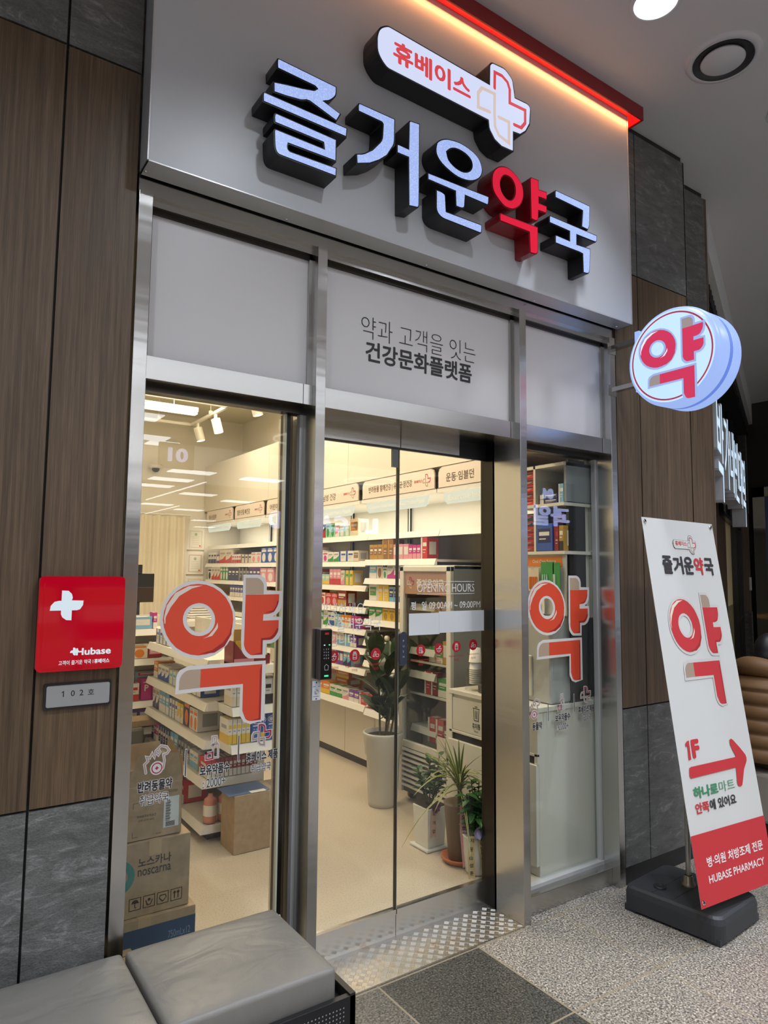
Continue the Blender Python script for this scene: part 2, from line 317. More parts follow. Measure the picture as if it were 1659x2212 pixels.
# outlines of the sign letters on the sign plane (x, z) and of the pill-shaped emblem around the centre of its ring, in metres
LET = {'jeul_jieut': [(-0.337,3.542),(-0.328,3.549),(-0.08,3.544),(-0.081,3.508),(-0.092,3.489),(-0.114,3.468),(-0.134,3.459),(-0.057,3.44),(-0.078,3.399),(-0.198,3.432),(-0.235,3.42),(-0.293,3.411),(-0.348,3.406),(-0.35,3.449),(-0.294,3.462),(-0.229,3.475),(-0.183,3.487),(-0.17,3.498),(-0.178,3.502),(-0.336,3.505)],
 'jeul_eu': [(-0.39,3.385),(-0.383,3.394),(-0.028,3.393),(-0.031,3.351),(-0.389,3.352)],
 'jeul_rieul': [(-0.343,3.321),(-0.334,3.332),(-0.076,3.327),(-0.076,3.234),(-0.281,3.23),(-0.283,3.215),(-0.274,3.206),(-0.073,3.212),(-0.075,3.173),(-0.313,3.172),(-0.331,3.18),(-0.34,3.206),(-0.343,3.258),(-0.334,3.27),(-0.134,3.27),(-0.137,3.29),(-0.342,3.29)],
 'geo_giyeok': [(0.018,3.511),(0.027,3.521),(0.201,3.523),(0.2,3.435),(0.193,3.399),(0.163,3.347),(0.125,3.313),(0.08,3.283),(0.015,3.258),(0.012,3.302),(0.052,3.32),(0.088,3.348),(0.125,3.394),(0.136,3.427),(0.138,3.474),(0.131,3.48),(0.018,3.481)],
 'geo_eo': [(0.27,3.537),(0.282,3.548),(0.33,3.553),(0.329,3.196),(0.319,3.174),(0.271,3.167),(0.268,3.378),(0.209,3.377),(0.209,3.414),(0.219,3.42),(0.268,3.419)],
 'un_ieung': [(0.42,3.502),(0.436,3.52),(0.457,3.534),(0.489,3.546),(0.555,3.554),(0.622,3.543),(0.667,3.52),(0.687,3.477),(0.681,3.443),(0.655,3.414),(0.61,3.392),(0.543,3.386),(0.478,3.403),(0.436,3.426),(0.415,3.457)],
 'un_hole': [(0.478,3.481),(0.5,3.502),(0.533,3.514),(0.582,3.511),(0.616,3.492),(0.621,3.463),(0.604,3.439),(0.571,3.425),(0.527,3.429),(0.489,3.45)],
 'un_u': [(0.37,3.351),(0.727,3.36),(0.724,3.325),(0.715,3.314),(0.585,3.315),(0.581,3.265),(0.568,3.251),(0.527,3.248),(0.524,3.316),(0.371,3.317)],
 'un_nieun': [(0.417,3.291),(0.452,3.29),(0.471,3.279),(0.476,3.21),(0.682,3.213),(0.682,3.18),(0.673,3.168),(0.468,3.169),(0.431,3.181),(0.417,3.21)],
 'yak_ieung': [(0.749,3.482),(0.773,3.515),(0.81,3.536),(0.854,3.542),(0.903,3.524),(0.936,3.498),(0.949,3.465),(0.949,3.428),(0.929,3.384),(0.895,3.354),(0.868,3.343),(0.825,3.342),(0.783,3.365),(0.751,3.398),(0.743,3.44)],
 'yak_hole': [(0.802,3.464),(0.818,3.488),(0.837,3.497),(0.869,3.492),(0.888,3.469),(0.891,3.433),(0.879,3.403),(0.857,3.387),(0.831,3.391),(0.807,3.413),(0.799,3.439)],
 'yak_ya': [(0.992,3.536),(1.007,3.55),(1.055,3.553),(1.056,3.506),(1.111,3.511),(1.111,3.477),(1.101,3.466),(1.055,3.463),(1.055,3.437),(1.11,3.438),(1.109,3.408),(1.102,3.396),(1.052,3.394),(1.047,3.35),(1.034,3.337),(0.996,3.337)],
 'yak_giyeok': [(0.791,3.295),(0.801,3.306),(1.046,3.312),(1.045,3.191),(1.03,3.17),(0.987,3.166),(0.983,3.266),(0.793,3.263)],
 'guk_giyeok': [(1.168,3.535),(1.179,3.543),(1.434,3.543),(1.427,3.437),(1.414,3.406),(1.362,3.408),(1.372,3.496),(1.361,3.497),(1.168,3.5)],
 'guk_u': [(1.125,3.39),(1.133,3.398),(1.484,3.4),(1.482,3.368),(1.468,3.357),(1.327,3.354),(1.326,3.307),(1.431,3.313),(1.424,3.2),(1.411,3.174),(1.369,3.168),(1.367,3.266),(1.342,3.268),(1.165,3.265),(1.166,3.304),(1.176,3.311),(1.269,3.31),(1.27,3.356),(1.124,3.357)],
 'logo': [(0.102,3.846),(0.114,3.882),(0.141,3.906),(0.167,3.916),(0.726,3.905),(0.728,3.995),(0.737,4.013),(0.753,4.021),(0.815,4.026),(0.856,4.01),(0.884,3.979),(0.896,3.909),(0.968,3.913),(0.994,3.904),(1.001,3.883),(0.994,3.81),(0.966,3.761),(0.93,3.731),(0.884,3.726),(0.883,3.631),(0.873,3.627),(0.804,3.625),(0.758,3.643),(0.728,3.678),(0.718,3.721),(0.167,3.722),(0.129,3.743),(0.105,3.778),(0.101,3.822)],
 's_red': [(0.759,3.896),(0.761,3.975),(0.807,3.977),(0.842,3.961),(0.857,3.93),(0.856,3.863),(0.959,3.868),(0.958,3.803),(0.931,3.768),(0.885,3.766)],
 's_tan': [(0.728,3.766),(0.657,3.76),(0.657,3.829),(0.68,3.862),(0.759,3.867),(0.758,3.768),(0.761,3.707),(0.785,3.674),(0.849,3.66),(0.85,3.765),(0.785,3.763)]}
EMB = {'O_out': [(0.15,-0.006),(0.147,-0.039),(0.136,-0.07),(0.119,-0.097),(0.096,-0.12),(0.068,-0.136),(0.037,-0.144),(0.005,-0.146),(-0.027,-0.14),(-0.057,-0.128),(-0.084,-0.11),(-0.107,-0.086),(-0.124,-0.058),(-0.136,-0.028),(-0.14,0.004),(-0.138,0.035),(-0.129,0.065),(-0.114,0.091),(-0.093,0.114),(-0.067,0.131),(-0.037,0.142),(-0.005,0.145),(0.028,0.142),(0.059,0.131),(0.089,0.113),(0.113,0.089),(0.132,0.06),(0.145,0.028)],
 'O_hole': [(0.053,-0.001),(0.052,-0.011),(0.049,-0.021),(0.043,-0.03),(0.036,-0.038),(0.027,-0.043),(0.017,-0.046),(0.007,-0.047),(-0.004,-0.045),(-0.014,-0.041),(-0.023,-0.035),(-0.03,-0.028),(-0.036,-0.018),(-0.04,-0.008),(-0.041,0.002),(-0.041,0.013),(-0.038,0.023),(-0.032,0.032),(-0.025,0.039),(-0.017,0.044),(-0.007,0.048),(0.004,0.049),(0.014,0.047),(0.024,0.043),(0.034,0.038),(0.041,0.03),(0.047,0.02),(0.051,0.01)],
 'R_out': [(0.14,-0.004),(0.137,-0.034),(0.128,-0.063),(0.112,-0.087),(0.09,-0.108),(0.065,-0.122),(0.036,-0.13),(0.006,-0.132),(-0.023,-0.127),(-0.052,-0.115),(-0.077,-0.099),(-0.098,-0.077),(-0.114,-0.052),(-0.124,-0.024),(-0.129,0.004),(-0.126,0.033),(-0.118,0.06),(-0.104,0.084),(-0.084,0.105),(-0.06,0.12),(-0.032,0.13),(-0.003,0.133),(0.028,0.13),(0.057,0.12),(0.084,0.103),(0.107,0.082),(0.124,0.055),(0.136,0.026)],
 'R_in': [(0.068,-0.002),(0.067,-0.016),(0.063,-0.029),(0.056,-0.04),(0.046,-0.05),(0.034,-0.056),(0.021,-0.06),(0.007,-0.061),(-0.006,-0.059),(-0.02,-0.054),(-0.031,-0.046),(-0.041,-0.036),(-0.049,-0.025),(-0.054,-0.012),(-0.056,0.002),(-0.055,0.015),(-0.051,0.028),(-0.044,0.04),(-0.035,0.049),(-0.023,0.056),(-0.011,0.06),(0.003,0.062),(0.017,0.06),(0.031,0.055),(0.043,0.047),(0.053,0.037),(0.061,0.025),(0.066,0.012)],
 'ya_b': [(0.177,0.169),(0.239,0.169),(0.258,0.162),(0.27,0.151),(0.277,0.131),(0.277,0.106),(0.346,0.104),(0.347,0.071),(0.342,0.04),(0.327,0.016),(0.307,0.004),(0.343,0.0),(0.345,-0.059),(0.333,-0.084),(0.32,-0.095),(0.303,-0.102),(0.28,-0.103),(0.278,-0.159),(0.212,-0.156),(0.189,-0.141),(0.177,-0.118),(0.174,-0.082)],
 'ya_r': [(0.188,0.09),(0.332,0.091),(0.331,0.065),(0.323,0.041),(0.303,0.019),(0.287,0.014),(0.265,0.013),(0.264,-0.012),(0.332,-0.012),(0.332,-0.047),(0.319,-0.074),(0.296,-0.088),(0.265,-0.088),(0.265,-0.144),(0.223,-0.144),(0.198,-0.128),(0.187,-0.104),(0.187,-0.083)],
 'ya_t': [(0.187,0.156),(0.233,0.156),(0.253,0.146),(0.264,0.125),(0.264,0.092),(0.188,0.09)],
 'gi_b': [(0.28,-0.168),(0.281,-0.397),(0.222,-0.407),(0.193,-0.395),(0.175,-0.366),(0.176,-0.263),(-0.075,-0.267),(-0.073,-0.211),(-0.069,-0.195),(-0.057,-0.18),(-0.028,-0.168)],
 'gi_r': [(0.265,-0.181),(0.264,-0.395),(0.225,-0.395),(0.199,-0.381),(0.187,-0.353),(0.187,-0.251),(0.017,-0.251),(0.018,-0.183)],
 'gi_t': [(0.018,-0.183),(0.017,-0.251),(-0.062,-0.253),(-0.061,-0.221),(-0.048,-0.194),(-0.022,-0.183)],
 'hi1': [(-0.123,-0.012),(-0.125,0.016),(-0.117,0.055),(-0.087,0.1),(-0.038,0.125),(0.015,0.127),(-0.026,0.116),(-0.072,0.089),(-0.102,0.049),(-0.118,0.016),(-0.12,-0.009)],
 'hi2': [(0.078,-0.013),(0.077,-0.037),(0.058,-0.062),(0.022,-0.071),(0.046,-0.059),(0.066,-0.036)],
 'sh1': [(0.136,-0.018),(0.134,-0.06),(0.108,-0.103),(0.069,-0.125),(0.009,-0.128),(0.06,-0.115),(0.102,-0.088),(0.126,-0.056)],
 'sh2': [(0.331,0.065),(0.323,0.041),(0.303,0.019),(0.27,0.019),(0.3,0.026),(0.318,0.044),(0.324,0.065)],
 'sh3': [(0.332,-0.047),(0.319,-0.074),(0.296,-0.088),(0.265,-0.088),(0.265,-0.144),(0.223,-0.142),(0.257,-0.136),(0.257,-0.08),(0.289,-0.079),(0.312,-0.064),(0.325,-0.043)],
 'sh4': [(0.265,-0.181),(0.264,-0.395),(0.225,-0.394),(0.256,-0.388),(0.256,-0.207)]}
def soften(P, thr, k=4):       # round the drawn-in curves of an outline, keep its sharp corners and straight runs
    n = len(P); V = [Vector(p) for p in P]; out = []
    def turn(i):
        a = (V[i] - V[i - 1]).normalized(); b = (V[(i + 1) % n] - V[i]).normalized(); return a.angle(b, 0)
    soft = [turn(i) < 1.0 for i in range(n)]; ln = [(V[(i + 1) % n] - V[i]).length for i in range(n)]
    tg = []
    for i in range(n):
        if ln[i] > thr and ln[i] >= ln[i - 1]: tg.append((V[(i + 1) % n] - V[i]).normalized())
        elif ln[i - 1] > thr: tg.append((V[i] - V[i - 1]).normalized())
        else: tg.append((V[(i + 1) % n] - V[i - 1]).normalized())
    for i in range(n):
        j = (i + 1) % n; out.append(tuple(V[i]))
        if ln[i] > thr or not (soft[i] or soft[j]): continue
        d = V[j] - V[i]; m1 = tg[i] * ln[i] if soft[i] else d; m2 = tg[j] * ln[i] if soft[j] else d
        for q in range(1, k):
            t = q / k; out.append(tuple(V[i] * (2 * t ** 3 - 3 * t * t + 1) + m1 * (t ** 3 - 2 * t * t + t) + V[j] * (3 * t * t - 2 * t ** 3) + m2 * (t ** 3 - t * t)))
    return out
for k_ in EMB:
    if k_[0] not in 'OR': EMB[k_] = soften(EMB[k_], .03)
for k_ in LET:
    if k_ not in ('s_red', 's_tan'): LET[k_] = soften(LET[k_], .075 if k_.endswith(('ieung', 'hole')) else .045, 3)
# ================================================================ the place: floors, walls, ceilings
fl = MB(); cx, cy = .283, 1.06
for a, b, m in ((cx - 15, cx - .5325, GR_L), (cx - .5325, cx, GR_M), (cx, cx + .5325, GR_D), (cx + .5325, cx + 15, GR_L)):
    fl.face([(a, cy - 43.87, 0), (b, cy - 43.87, 0), (b, cy + 43.87, 0), (a, cy + 43.87, 0)], m)
S('floor', fl)
S('floor', MB().box(-.98, 2.12, .285, 6.0, .03, .1, FLOORI).box(1.16, 2.12, .15, .285, .03, .1, FLOORI).box(-.98, -.045, .15, .285, .03, .1, FLOORI))
# concourse ceiling and shop ceiling
S('ceiling', MB().box(-6, 16, -42, .26, 4.345, 4.45, CEIL).box(3.2, 12, .26, 9, 4.345, 4.45, CEIL))
WOODWOOL = mat('wood wool ceiling board', (.66, .62, .48), .9)
S('ceiling', MB().box(-1.0, 2.2, .2, 6.0, 3.55, 3.62, WOODWOOL))
def panel_wall(name, xs, zs, y, gap, parent=None, depth=.02):      # xs, zs: joints; stone below .912 and above 3.41, veneer between
    mb = MB(); mb.box(xs[0], xs[-1], y + depth, y + depth + .06, 0, 4.345, BLACK)
    for a, b in zip(xs, xs[1:]):
        for c, d in zip(zs, zs[1:]):
            m = WOOD if .9 < c < 3.3 else STONE
            mb.box(a + gap / 2, b - gap / 2, y, y + depth, c + gap / 2, d - gap / 2, m)
    return mb
g_ = .008
S('wall_left', panel_wall('w', [-6.0, -5.28, -4.67, -4.06, -3.45, -2.84, -2.23, -1.62, -1.012, -.766], [.09, .912, 3.412, 4.30], 0, g_), bevel=0)
S('wall_right', panel_wall('w', [1.874, 2.093, 2.612], [.09, .92, 3.405, 4.30], 0, g_).box(2.60, 2.612, .0, .30, .09, .92, STONE).box(2.60, 2.612, .0, .30, .92, 3.405, WOOD).box(2.60, 2.612, .0, .30, 3.405, 4.3, STONE))
S('wall_right', panel_wall('w', [2.612, 3.12], [.09, .92, 3.405, 4.30], .16, g_).box(3.12, 3.14, .16, .42, .09, 4.3, WOOD))
S('baseboard_right', MB().box(1.874, 2.60, .006, .02, 0, .09, BLACK).box(2.62, 3.13, .17, .18, 0, .09, BLACK))
S('baseboard_left', MB().box(-6.0, -.766, .006, .02, 0, .09, BLACK))
# shop walls
S('wall_shop_back', MB().box(-1.0, 2.2, 5.9, 6.0, .1, 3.6, WALLI))
S('wall_shop_right', MB().box(2.08, 2.2, .3, 5.9, .1, 3.6, WALLI))
S('wall_shop_left', MB().box(-1.05, -.98, .2, 5.9, .1, 3.6, WALLI))
S('wall_shop_front', MB().box(-1.0, 2.2, .2, .26, 3.0, 4.345, WALLI).box(1.88, 2.2, .085, .145, .1, 3.0, WALLI).box(-1.0, -.78, .2, .26, .1, 3.0, WALLI))
# the boxed-out bulkhead over the wall shelves, its board joints every bay
bk = MB(); bk.box(1.605, 2.08, .3, 5.9, 2.375, 2.94, WALLI)
for y0, y1 in ((.3, .78), (.78, 1.70), (1.70, 2.44), (2.44, 3.22), (3.22, 4.0), (4.0, 4.82), (4.82, 5.88)): bk.box(1.592, 1.605, y0 + .002, y1 - .002, 2.375, 2.94, CREAM)
S('trim_7', bk)
# ================================================================ shopfront frame
def post(n, x0, x1, z1, y1=.2): S('trim_%d' % n, MB().box(x0, x1, 0, y1, 0, z1, STEEL), bevel=.0012)
post(1, -.760, -.712, 2.985); post(2, -.043, .001, 2.985); post(3, 1.112, 1.158, 2.985); post(4, 1.825, 1.872, 2.985)
hd = MB().box(-.76, 1.872, .012, .2, 2.985, 3.06, STEEL_H)
for a, b in ((-.712, -.043), (.001, 1.112), (1.158, 1.825)): hd.box(a, b, .03, .2, 2.955, 2.985, STEEL_H)
S('trim_5', hd)
tb = MB()
for a, b in ((-.712, -.043), (.001, 1.112), (1.158, 1.825)): tb.box(a, b, .03, .26, 2.322, 2.405, STEEL_H)
tb.box(-.085, -.083, .0285, .03, 2.322, 2.405, BLACK).box(1.075, 1.077, .0285, .03, 2.322, 2.405, BLACK).box(1.784, 1.786, .0285, .03, 2.322, 2.405, BLACK)
S('trim_6', tb, bevel=.0015)
# the filmed lights above the transom
def film(n, a, b):
    w = thing('window_%d' % n, (a, .06, 2.405), kind='structure')
    MB().box(a + .012, b - .012, .062, .070, 2.412, 2.945, FILM).build('filmed_pane', w)
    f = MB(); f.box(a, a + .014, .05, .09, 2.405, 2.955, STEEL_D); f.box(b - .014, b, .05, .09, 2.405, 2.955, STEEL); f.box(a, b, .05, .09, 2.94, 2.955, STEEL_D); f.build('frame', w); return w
film(1, -.712, -.043); f2 = film(2, .001, 1.112); film(3, 1.158, 1.825)
fr = FAC(.0605)
MB().text('약과 고객을 잇는', fr, .208, 2.668, .87, 2.768, INK, bold=-.016).build('light_lettering', f2)
MB().text('건강문화플랫폼', fr, .231, 2.566, .846, 2.658, INK, bold=.022).build('bold_lettering', f2)
# fixed side windows
def side_window(n, a, b, gr, dark_x):
    w = thing('window_%d' % n, ((a + b) / 2, .13, .08), kind='structure')
    MB().box(a + .01, gr, .130, .138, .105, 2.30, GLASS).build('glass_pane', w)
    f = MB(); m = mat('pale anodised aluminium', (.58, .58, .57), .4, .3)
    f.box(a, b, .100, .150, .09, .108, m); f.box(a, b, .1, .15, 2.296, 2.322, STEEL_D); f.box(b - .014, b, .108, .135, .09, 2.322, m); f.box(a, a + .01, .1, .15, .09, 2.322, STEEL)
    f.build('frame', w)
    MB().box(a, b, .05, .2, .0, .09, STEEL_H).build('kick_panel', w, bevel=.002)
    return w
w4 = side_window(4, -.712, -.043, -.062, 0)
w5 = side_window(5, 1.158, 1.825, 1.812, 0)
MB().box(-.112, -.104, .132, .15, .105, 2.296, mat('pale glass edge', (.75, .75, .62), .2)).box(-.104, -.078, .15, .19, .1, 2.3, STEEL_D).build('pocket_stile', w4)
MB().box(-.078, -.062, .20, .26, .1, 2.3, STEEL).build('pocket_stile', w4)
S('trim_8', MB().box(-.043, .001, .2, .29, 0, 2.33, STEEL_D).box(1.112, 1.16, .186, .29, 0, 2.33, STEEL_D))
# automatic sliding door: operator cover, two glass leaves, kick plate under them
d1 = thing('door_1', (.56, .27, 0), kind='structure')
cov = MB(); cov.box(.001, .558, .25, .31, 2.246, 2.335, STEEL_H); cov.box(.562, .93, .25, .31, 2.246, 2.335, STEEL_H); cov.box(.93, 1.112, .25, .31, 2.246, 2.335, BLACK); cov.box(.001, 1.112, .248, .262, 2.236, 2.247, STEEL_D)
cov.build('operator_cover', d1, bevel=.001)
for a, b in ((.001, .5575), (.5625, 1.112)):
    lf = MB().box(a, b, .268, .278, .118, 2.24, GLASS).build('leaf', d1)
    MB().box(a, b, .258, .288, .098, .120, STEEL_H).build('bottom_rail', lf)
MB().box(.5575, .5590, .262, .284, .12, 2.24, BLACKP).box(.561, .5625, .262, .284, .12, 2.24, mat('clear edge strip', (.5, .5, .42), .2)).build('edge_gasket', d1)
MB().box(.001, .5575, .262, .27, 0, .098, STEEL_H).box(.5605, 1.112, .262, .27, 0, .098, STEEL_H).build('kick_plate', d1)
MB().box(.515, .548, .252, .266, 2.150, 2.236, mat('grey sensor plastic', (.25, .28, .28), .3)).build('sensor', d1)
# checker plate step with raised bars
cp = MB(); cp.box(.002, 1.111, .002, .262, .0, .004, PLATE); k = 0
c_ = .030
for i in range(37):
    for j in range(9):
        x = .002 + c_ * (i + .5); y = .0 + c_ * (j + .5)
        if y > .25: continue
        for q in range(4):
            o_ = (q - 1.5) * .0062; L_, w_ = .0118, .0017
            ax = (1, 1) if (i + j) % 2 else (1, -1); s2 = .7071
            ux, uy = ax[0] * s2, ax[1] * s2; nx, ny = -uy, ux; px, py = x + nx * o_, y + ny * o_
            if not (.004 < px - .0085 and px + .009 < 1.109 and .004 < py - .0085 and py + .009 < .262): continue
            wb, wt, lt = w_, w_ * .45, L_ * .82
            q4 = lambda L1, W1, z: [(px - ux * L1 - nx * W1, py - uy * L1 - ny * W1, z), (px + ux * L1 - nx * W1, py + uy * L1 - ny * W1, z), (px + ux * L1 + nx * W1, py + uy * L1 + ny * W1, z), (px - ux * L1 + nx * W1, py - uy * L1 + ny * W1, z)]
            cp.raw(q4(L_, wb, .004) + q4(lt, wt, .0056), [(4, 5, 6, 7), (0, 1, 5, 4), (1, 2, 6, 5), (2, 3, 7, 6), (3, 0, 4, 7)], PLATE)
cp.box(.0, 1.112, -.003, .002, .0, .0045, STEEL_H)
tag(cp.build('checker_plate'), 'worn metal checker plate laid on the floor in front of the sliding glass door', 'floor plate')
# ================================================================ sign board, canopy
sb = thing('sign_board', (.57, -.05, 3.04), 'big blank silver white fascia panel carrying the raised Korean letters over the shopfront', 'sign')
MB().box(-.757, 1.894, -.0955, -.0, 3.046, 4.29, SIGNW).build('panel', sb)
rim = mat('pale aluminium edge', (.62, .63, .64), .3, .4)
q = MB(); q.box(-.763, -.757, -.099, 0, 3.041, 4.29, rim); q.box(1.894, 1.901, -.099, 0, 3.041, 4.29, rim); q.box(-.763, 1.901, -.099, 0, 3.041, 3.047, rim)
q.build('edge_frame', sb, bevel=.001)
for x, y, z, f_ in ((-.75, -.03, 3.0395, 0), (-.2, -.02, 3.0395, 0), (.5, -.02, 3.0395, 0), (1.2, -.02, 3.0395, 0), (1.85, -.03, 3.0395, 0)): MB().lathe([(0, -.003), (.005, -.002), (.006, 0.001)], (x, y, z), CHROME, 8).build('fixing_screw', sb)

cb = MB(); RC = mat('red painted metal canopy', (.30, .012, .018), .35)
cb.box(-.85, 1.99, -.140, -.132, 4.262, 4.343, RC); cb.box(1.982, 1.99, -.132, 0, 4.262, 4.343, RC); cb.box(-.85, 1.982, -.132, 0.0, 4.335, 4.343, RC)
can = thing('sign_canopy', (.57, -.07, 4.26), 'long dark red canopy ledge with a strip-lit underside along the top of the fascia', 'canopy')
cb.build('cover', can)
MB().box(-.84, 1.895, -.131, -.104, 4.268, 4.276, glow('self-glowing red underside', (.95, .012, .008), 1.0)).box(1.903, 1.981, -.131, -.004, 4.268, 4.276, MATS['self-glowing red underside']).build('glowing_underside', can)  # underside glows by itself in place of strip light falling on it
# ================================================================ channel letters
LF = FAC(0)
def syllable(name, strokes, holes, label, face, side):
    xs = [p[0] for s_ in strokes for p in LET[s_]]; zs = [p[1] for s_ in strokes for p in LET[s_]]
    t = thing(name, (sum(xs) / len(xs), -.1, min(zs)), label, 'sign letter', 'raised letters on the fascia')
    for s_ in strokes:
        P = [LET[s_]] + ([LET[holes[s_]]] if s_ in holes else [])
        b = MB().shape(P, LF, .0962, .192, side); bo = b.build('letter_body', t)
        def inset(Q, d):
            n = len(Q); A = sum(Q[k][0] * Q[(k + 1) % n][1] - Q[(k + 1) % n][0] * Q[k][1] for k in range(n)); sg = 1 if A > 0 else -1; out = []
            for k in range(n):
                a = Vector(Q[k - 1]); p = Vector(Q[k]); c = Vector(Q[(k + 1) % n]); d1_ = (p - a).normalized(); d2_ = (c - p).normalized()
                n1 = Vector((-d1_.y, d1_.x)) * sg; n2 = Vector((-d2_.y, d2_.x)) * sg; nn2 = (n1 + n2); nn2 = nn2.normalized() if nn2.length > .2 else n1
                out.append(tuple(p + nn2 * d / max(.55, nn2.dot(n1))))
            return out
        F2 = [inset(P[0], .0055)] + ([inset(P[1], -.0055)] if len(P) > 1 else [])
        MB().shape(F2, LF, .192, .1945, face, side).build('lit_face', bo)
    return t
syllable('channel_letter', ['jeul_jieut', 'jeul_eu', 'jeul_rieul'], {}, 'leftmost raised sign syllable 즐, black sides, bluish white lit dotted face', LED, BLACK)
syllable('channel_letter', ['geo_giyeok', 'geo_eo'], {}, 'second raised sign syllable 거, black sides and bluish white lit face', LED, BLACK)
syllable('channel_letter', ['un_ieung', 'un_u', 'un_nieun'], {'un_ieung': 'un_hole'}, 'third raised sign syllable 운 just left of the red one, bluish white face', LED, BLACK)
syllable('channel_letter', ['yak_ieung', 'yak_ya', 'yak_giyeok'], {'yak_ieung': 'yak_hole'}, 'glossy red raised sign syllable 약, the only red one on the fascia', LREDF, LREDS)
syllable('channel_letter', ['guk_giyeok', 'guk_u'], {}, 'rightmost raised sign syllable 국, right of the red one, bluish white face', LED, BLACK)
lg = thing('logo_lightbox', (.6, -.1, 3.6), 'white lit box sign with red 휴베이스 writing and a rounded cross, above the letters', 'light box')
bo = MB().shape([LET['logo']], LF, .0962, .196, BLACK).build('casing', lg)
LP = LET['logo']; n_l = len(LP); IN = []
for k in range(n_l):
    a = Vector(LP[k - 1]); p = Vector(LP[k]); c = Vector(LP[(k + 1) % n_l]); u1 = (p - a).normalized(); u2 = (c - p).normalized(); m1 = Vector((u1.y, -u1.x)); m2 = Vector((u2.y, -u2.x)); mm = (m1 + m2).normalized()
    IN.append(tuple(p + mm * .008 / max(.6, mm.dot(m1))))
AREA = sum(LP[k - 1][0] * LP[k][1] - LP[k][0] * LP[k - 1][1] for k in range(n_l))
if AREA > 0: IN = [tuple(Vector(LP[k]) * 2 - Vector(IN[k])) for k in range(n_l)]
MB().shape([IN], LF, .196, .199, LOGOF).build('lit_face', lg)
LR = glow('lit red lettering', (.62, .055, .065), 1); LT = glow('lit tan stroke', (.62, .50, .45), 1)
MB().text('휴베이스', LF, .184, 3.768, .612, 3.868, LR, bold=.035, w=.1995).build('lettering', lg)
def cross(mb, fr, cx, cz, h, red, tan, wd=None, w=0, base=True):   # two interlocking rounded line shapes
    R1 = LET['s_red']; T1 = LET['s_tan']; zs = [p[1] for p in R1 + T1]; xs = [p[0] for p in R1 + T1]; H = max(zs) - min(zs); X = (max(xs) + min(xs)) / 2; Z = (max(zs) + min(zs)) / 2; s_ = h / H
    f = lambda P: [(cx + (a - X) * s_, cz + (b - Z) * s_) for a, b in P]
    mb.stroke(f(T1), wd or h * .068, fr, w, tan); mb.stroke(f(R1), wd or h * .068, fr, w + .0002, red); return mb
zs = [p[1] for p in LET['s_red'] + LET['s_tan']]; xs = [p[0] for p in LET['s_red'] + LET['s_tan']]
cross(MB(), LF, (max(xs) + min(xs)) / 2, (max(zs) + min(zs)) / 2, max(zs) - min(zs), LR, LT, .0165, .1995).build('cross_emblem', lg)
# ================================================================ pill emblem used on windows, round sign and banner
def emblem(fr, u, v, s, parent, mats=(EMW, EMR, EMT, EMH, EMS), sy=1, w=0, sx=None):
    W_, Rd, Tn, Hi, Sh = mats; sx = sx or s
    f = lambda k: [(u + a * sx, v + b * s * sy) for a, b in EMB[k]]
    o = []
    for P in ([f('O_out'), f('O_hole')], [f('ya_b')], [f('gi_b')]): o.append(MB().shape(P, fr, w + .0001 * len(o), w + .0001 * len(o), W_).build('border', parent))
    for P in ([f('R_out'), f('R_in')], [f('ya_r')], [f('gi_r')]): o.append(MB().shape(P, fr, w + .0006, w + .0006, Rd).build('red_shape', parent))
    for P in ([f('ya_t')], [f('gi_t')]): o.append(MB().shape(P, fr, w + .0006, w + .0006, Tn).build('tan_cap', parent))
    h = MB()
    for k in ('hi1', 'hi2'): h.shape([f(k)], fr, w + .001, w + .001, Hi)
    for k in ('sh1', 'sh2', 'sh3', 'sh4'): h.shape([f(k)], fr, w + .0009, w + .0009, Sh)
    o.append(h.build('highlight', parent)); return o
GW = FAC(.1296)
e1 = thing('window_sticker', (-.44, .129, 1.06), 'big orange red 약 pill emblem sticker on the left side window', 'window sticker'); emblem(GW, -.455, 1.466, 1.0, e1)
e2 = thing('window_sticker', (1.45, .129, 1.06), 'narrower orange red 약 pill emblem sticker on the right side window', 'window sticker'); emblem(GW, 1.4265, 1.4705, 1.0, e2)
# round projecting sign
ps = thing('projecting_sign', (1.83, -.40, 2.50), 'round lit blade sign with a red 약 emblem sticking out from the right post', 'sign')
DF = Fr((1.735, -.432, 2.744), (0, -1, 0))
MB().lathe([(.244, -.212), (.250, -.200), (.250, -.125)], None, DISCR, 72, DF).lathe([(.250, -.125), (.236, -.119), (.236, -.104), (.250, -.098)], None, glow('shade-blue rim groove', (.14, .24, .72), .9), 72, DF).lathe([(.250, -.098), (.252, -.03), (.246, -.008), (.232, 0)], None, DISCR, 72, DF).disc(DF, .232, 0, DISCR, 72).build('casing', ps)  # groove's shade put into its darker blue glow
MB().disc(DF, .2325, .0012, DISC, 72).build('front_face', ps)
MB().disc(Fr(DF(0, 0, -.212), (0, 1, 0)), .244, 0, DISC, 48).build('rear_face', ps)
RR = glow('lit crimson print', (.60, .035, .10), .95); RG = glow('lit grey print', (.30, .25, .25), 1); RB = glow('lit lilac outline', (.33, .42, .75), .95); RW = glow('lit white print', (.7, .8, .95), 1)
MB().disc(DF, .2235, .0018, glow('lit ring print', (.38, .03, .08), .9), 72, .2155).build('ring', ps)
emblem(DF, -.076, .055, .735, ps, (RB, RR, RG, RW, RR), w=.002, sx=.76)
br = MB(); 
for z in (2.675, 2.915):
    br.box(1.815, 1.855, -.20, .0, z - .012, z + .012, STEEL)
    br.box(1.800, 1.870, -.006, -.0005, z - .03, z + .03, STEEL)
br.box(1.79, 1.87, -.215, -.188, 2.62, 2.95, DISCR)
br.build('bracket', ps)
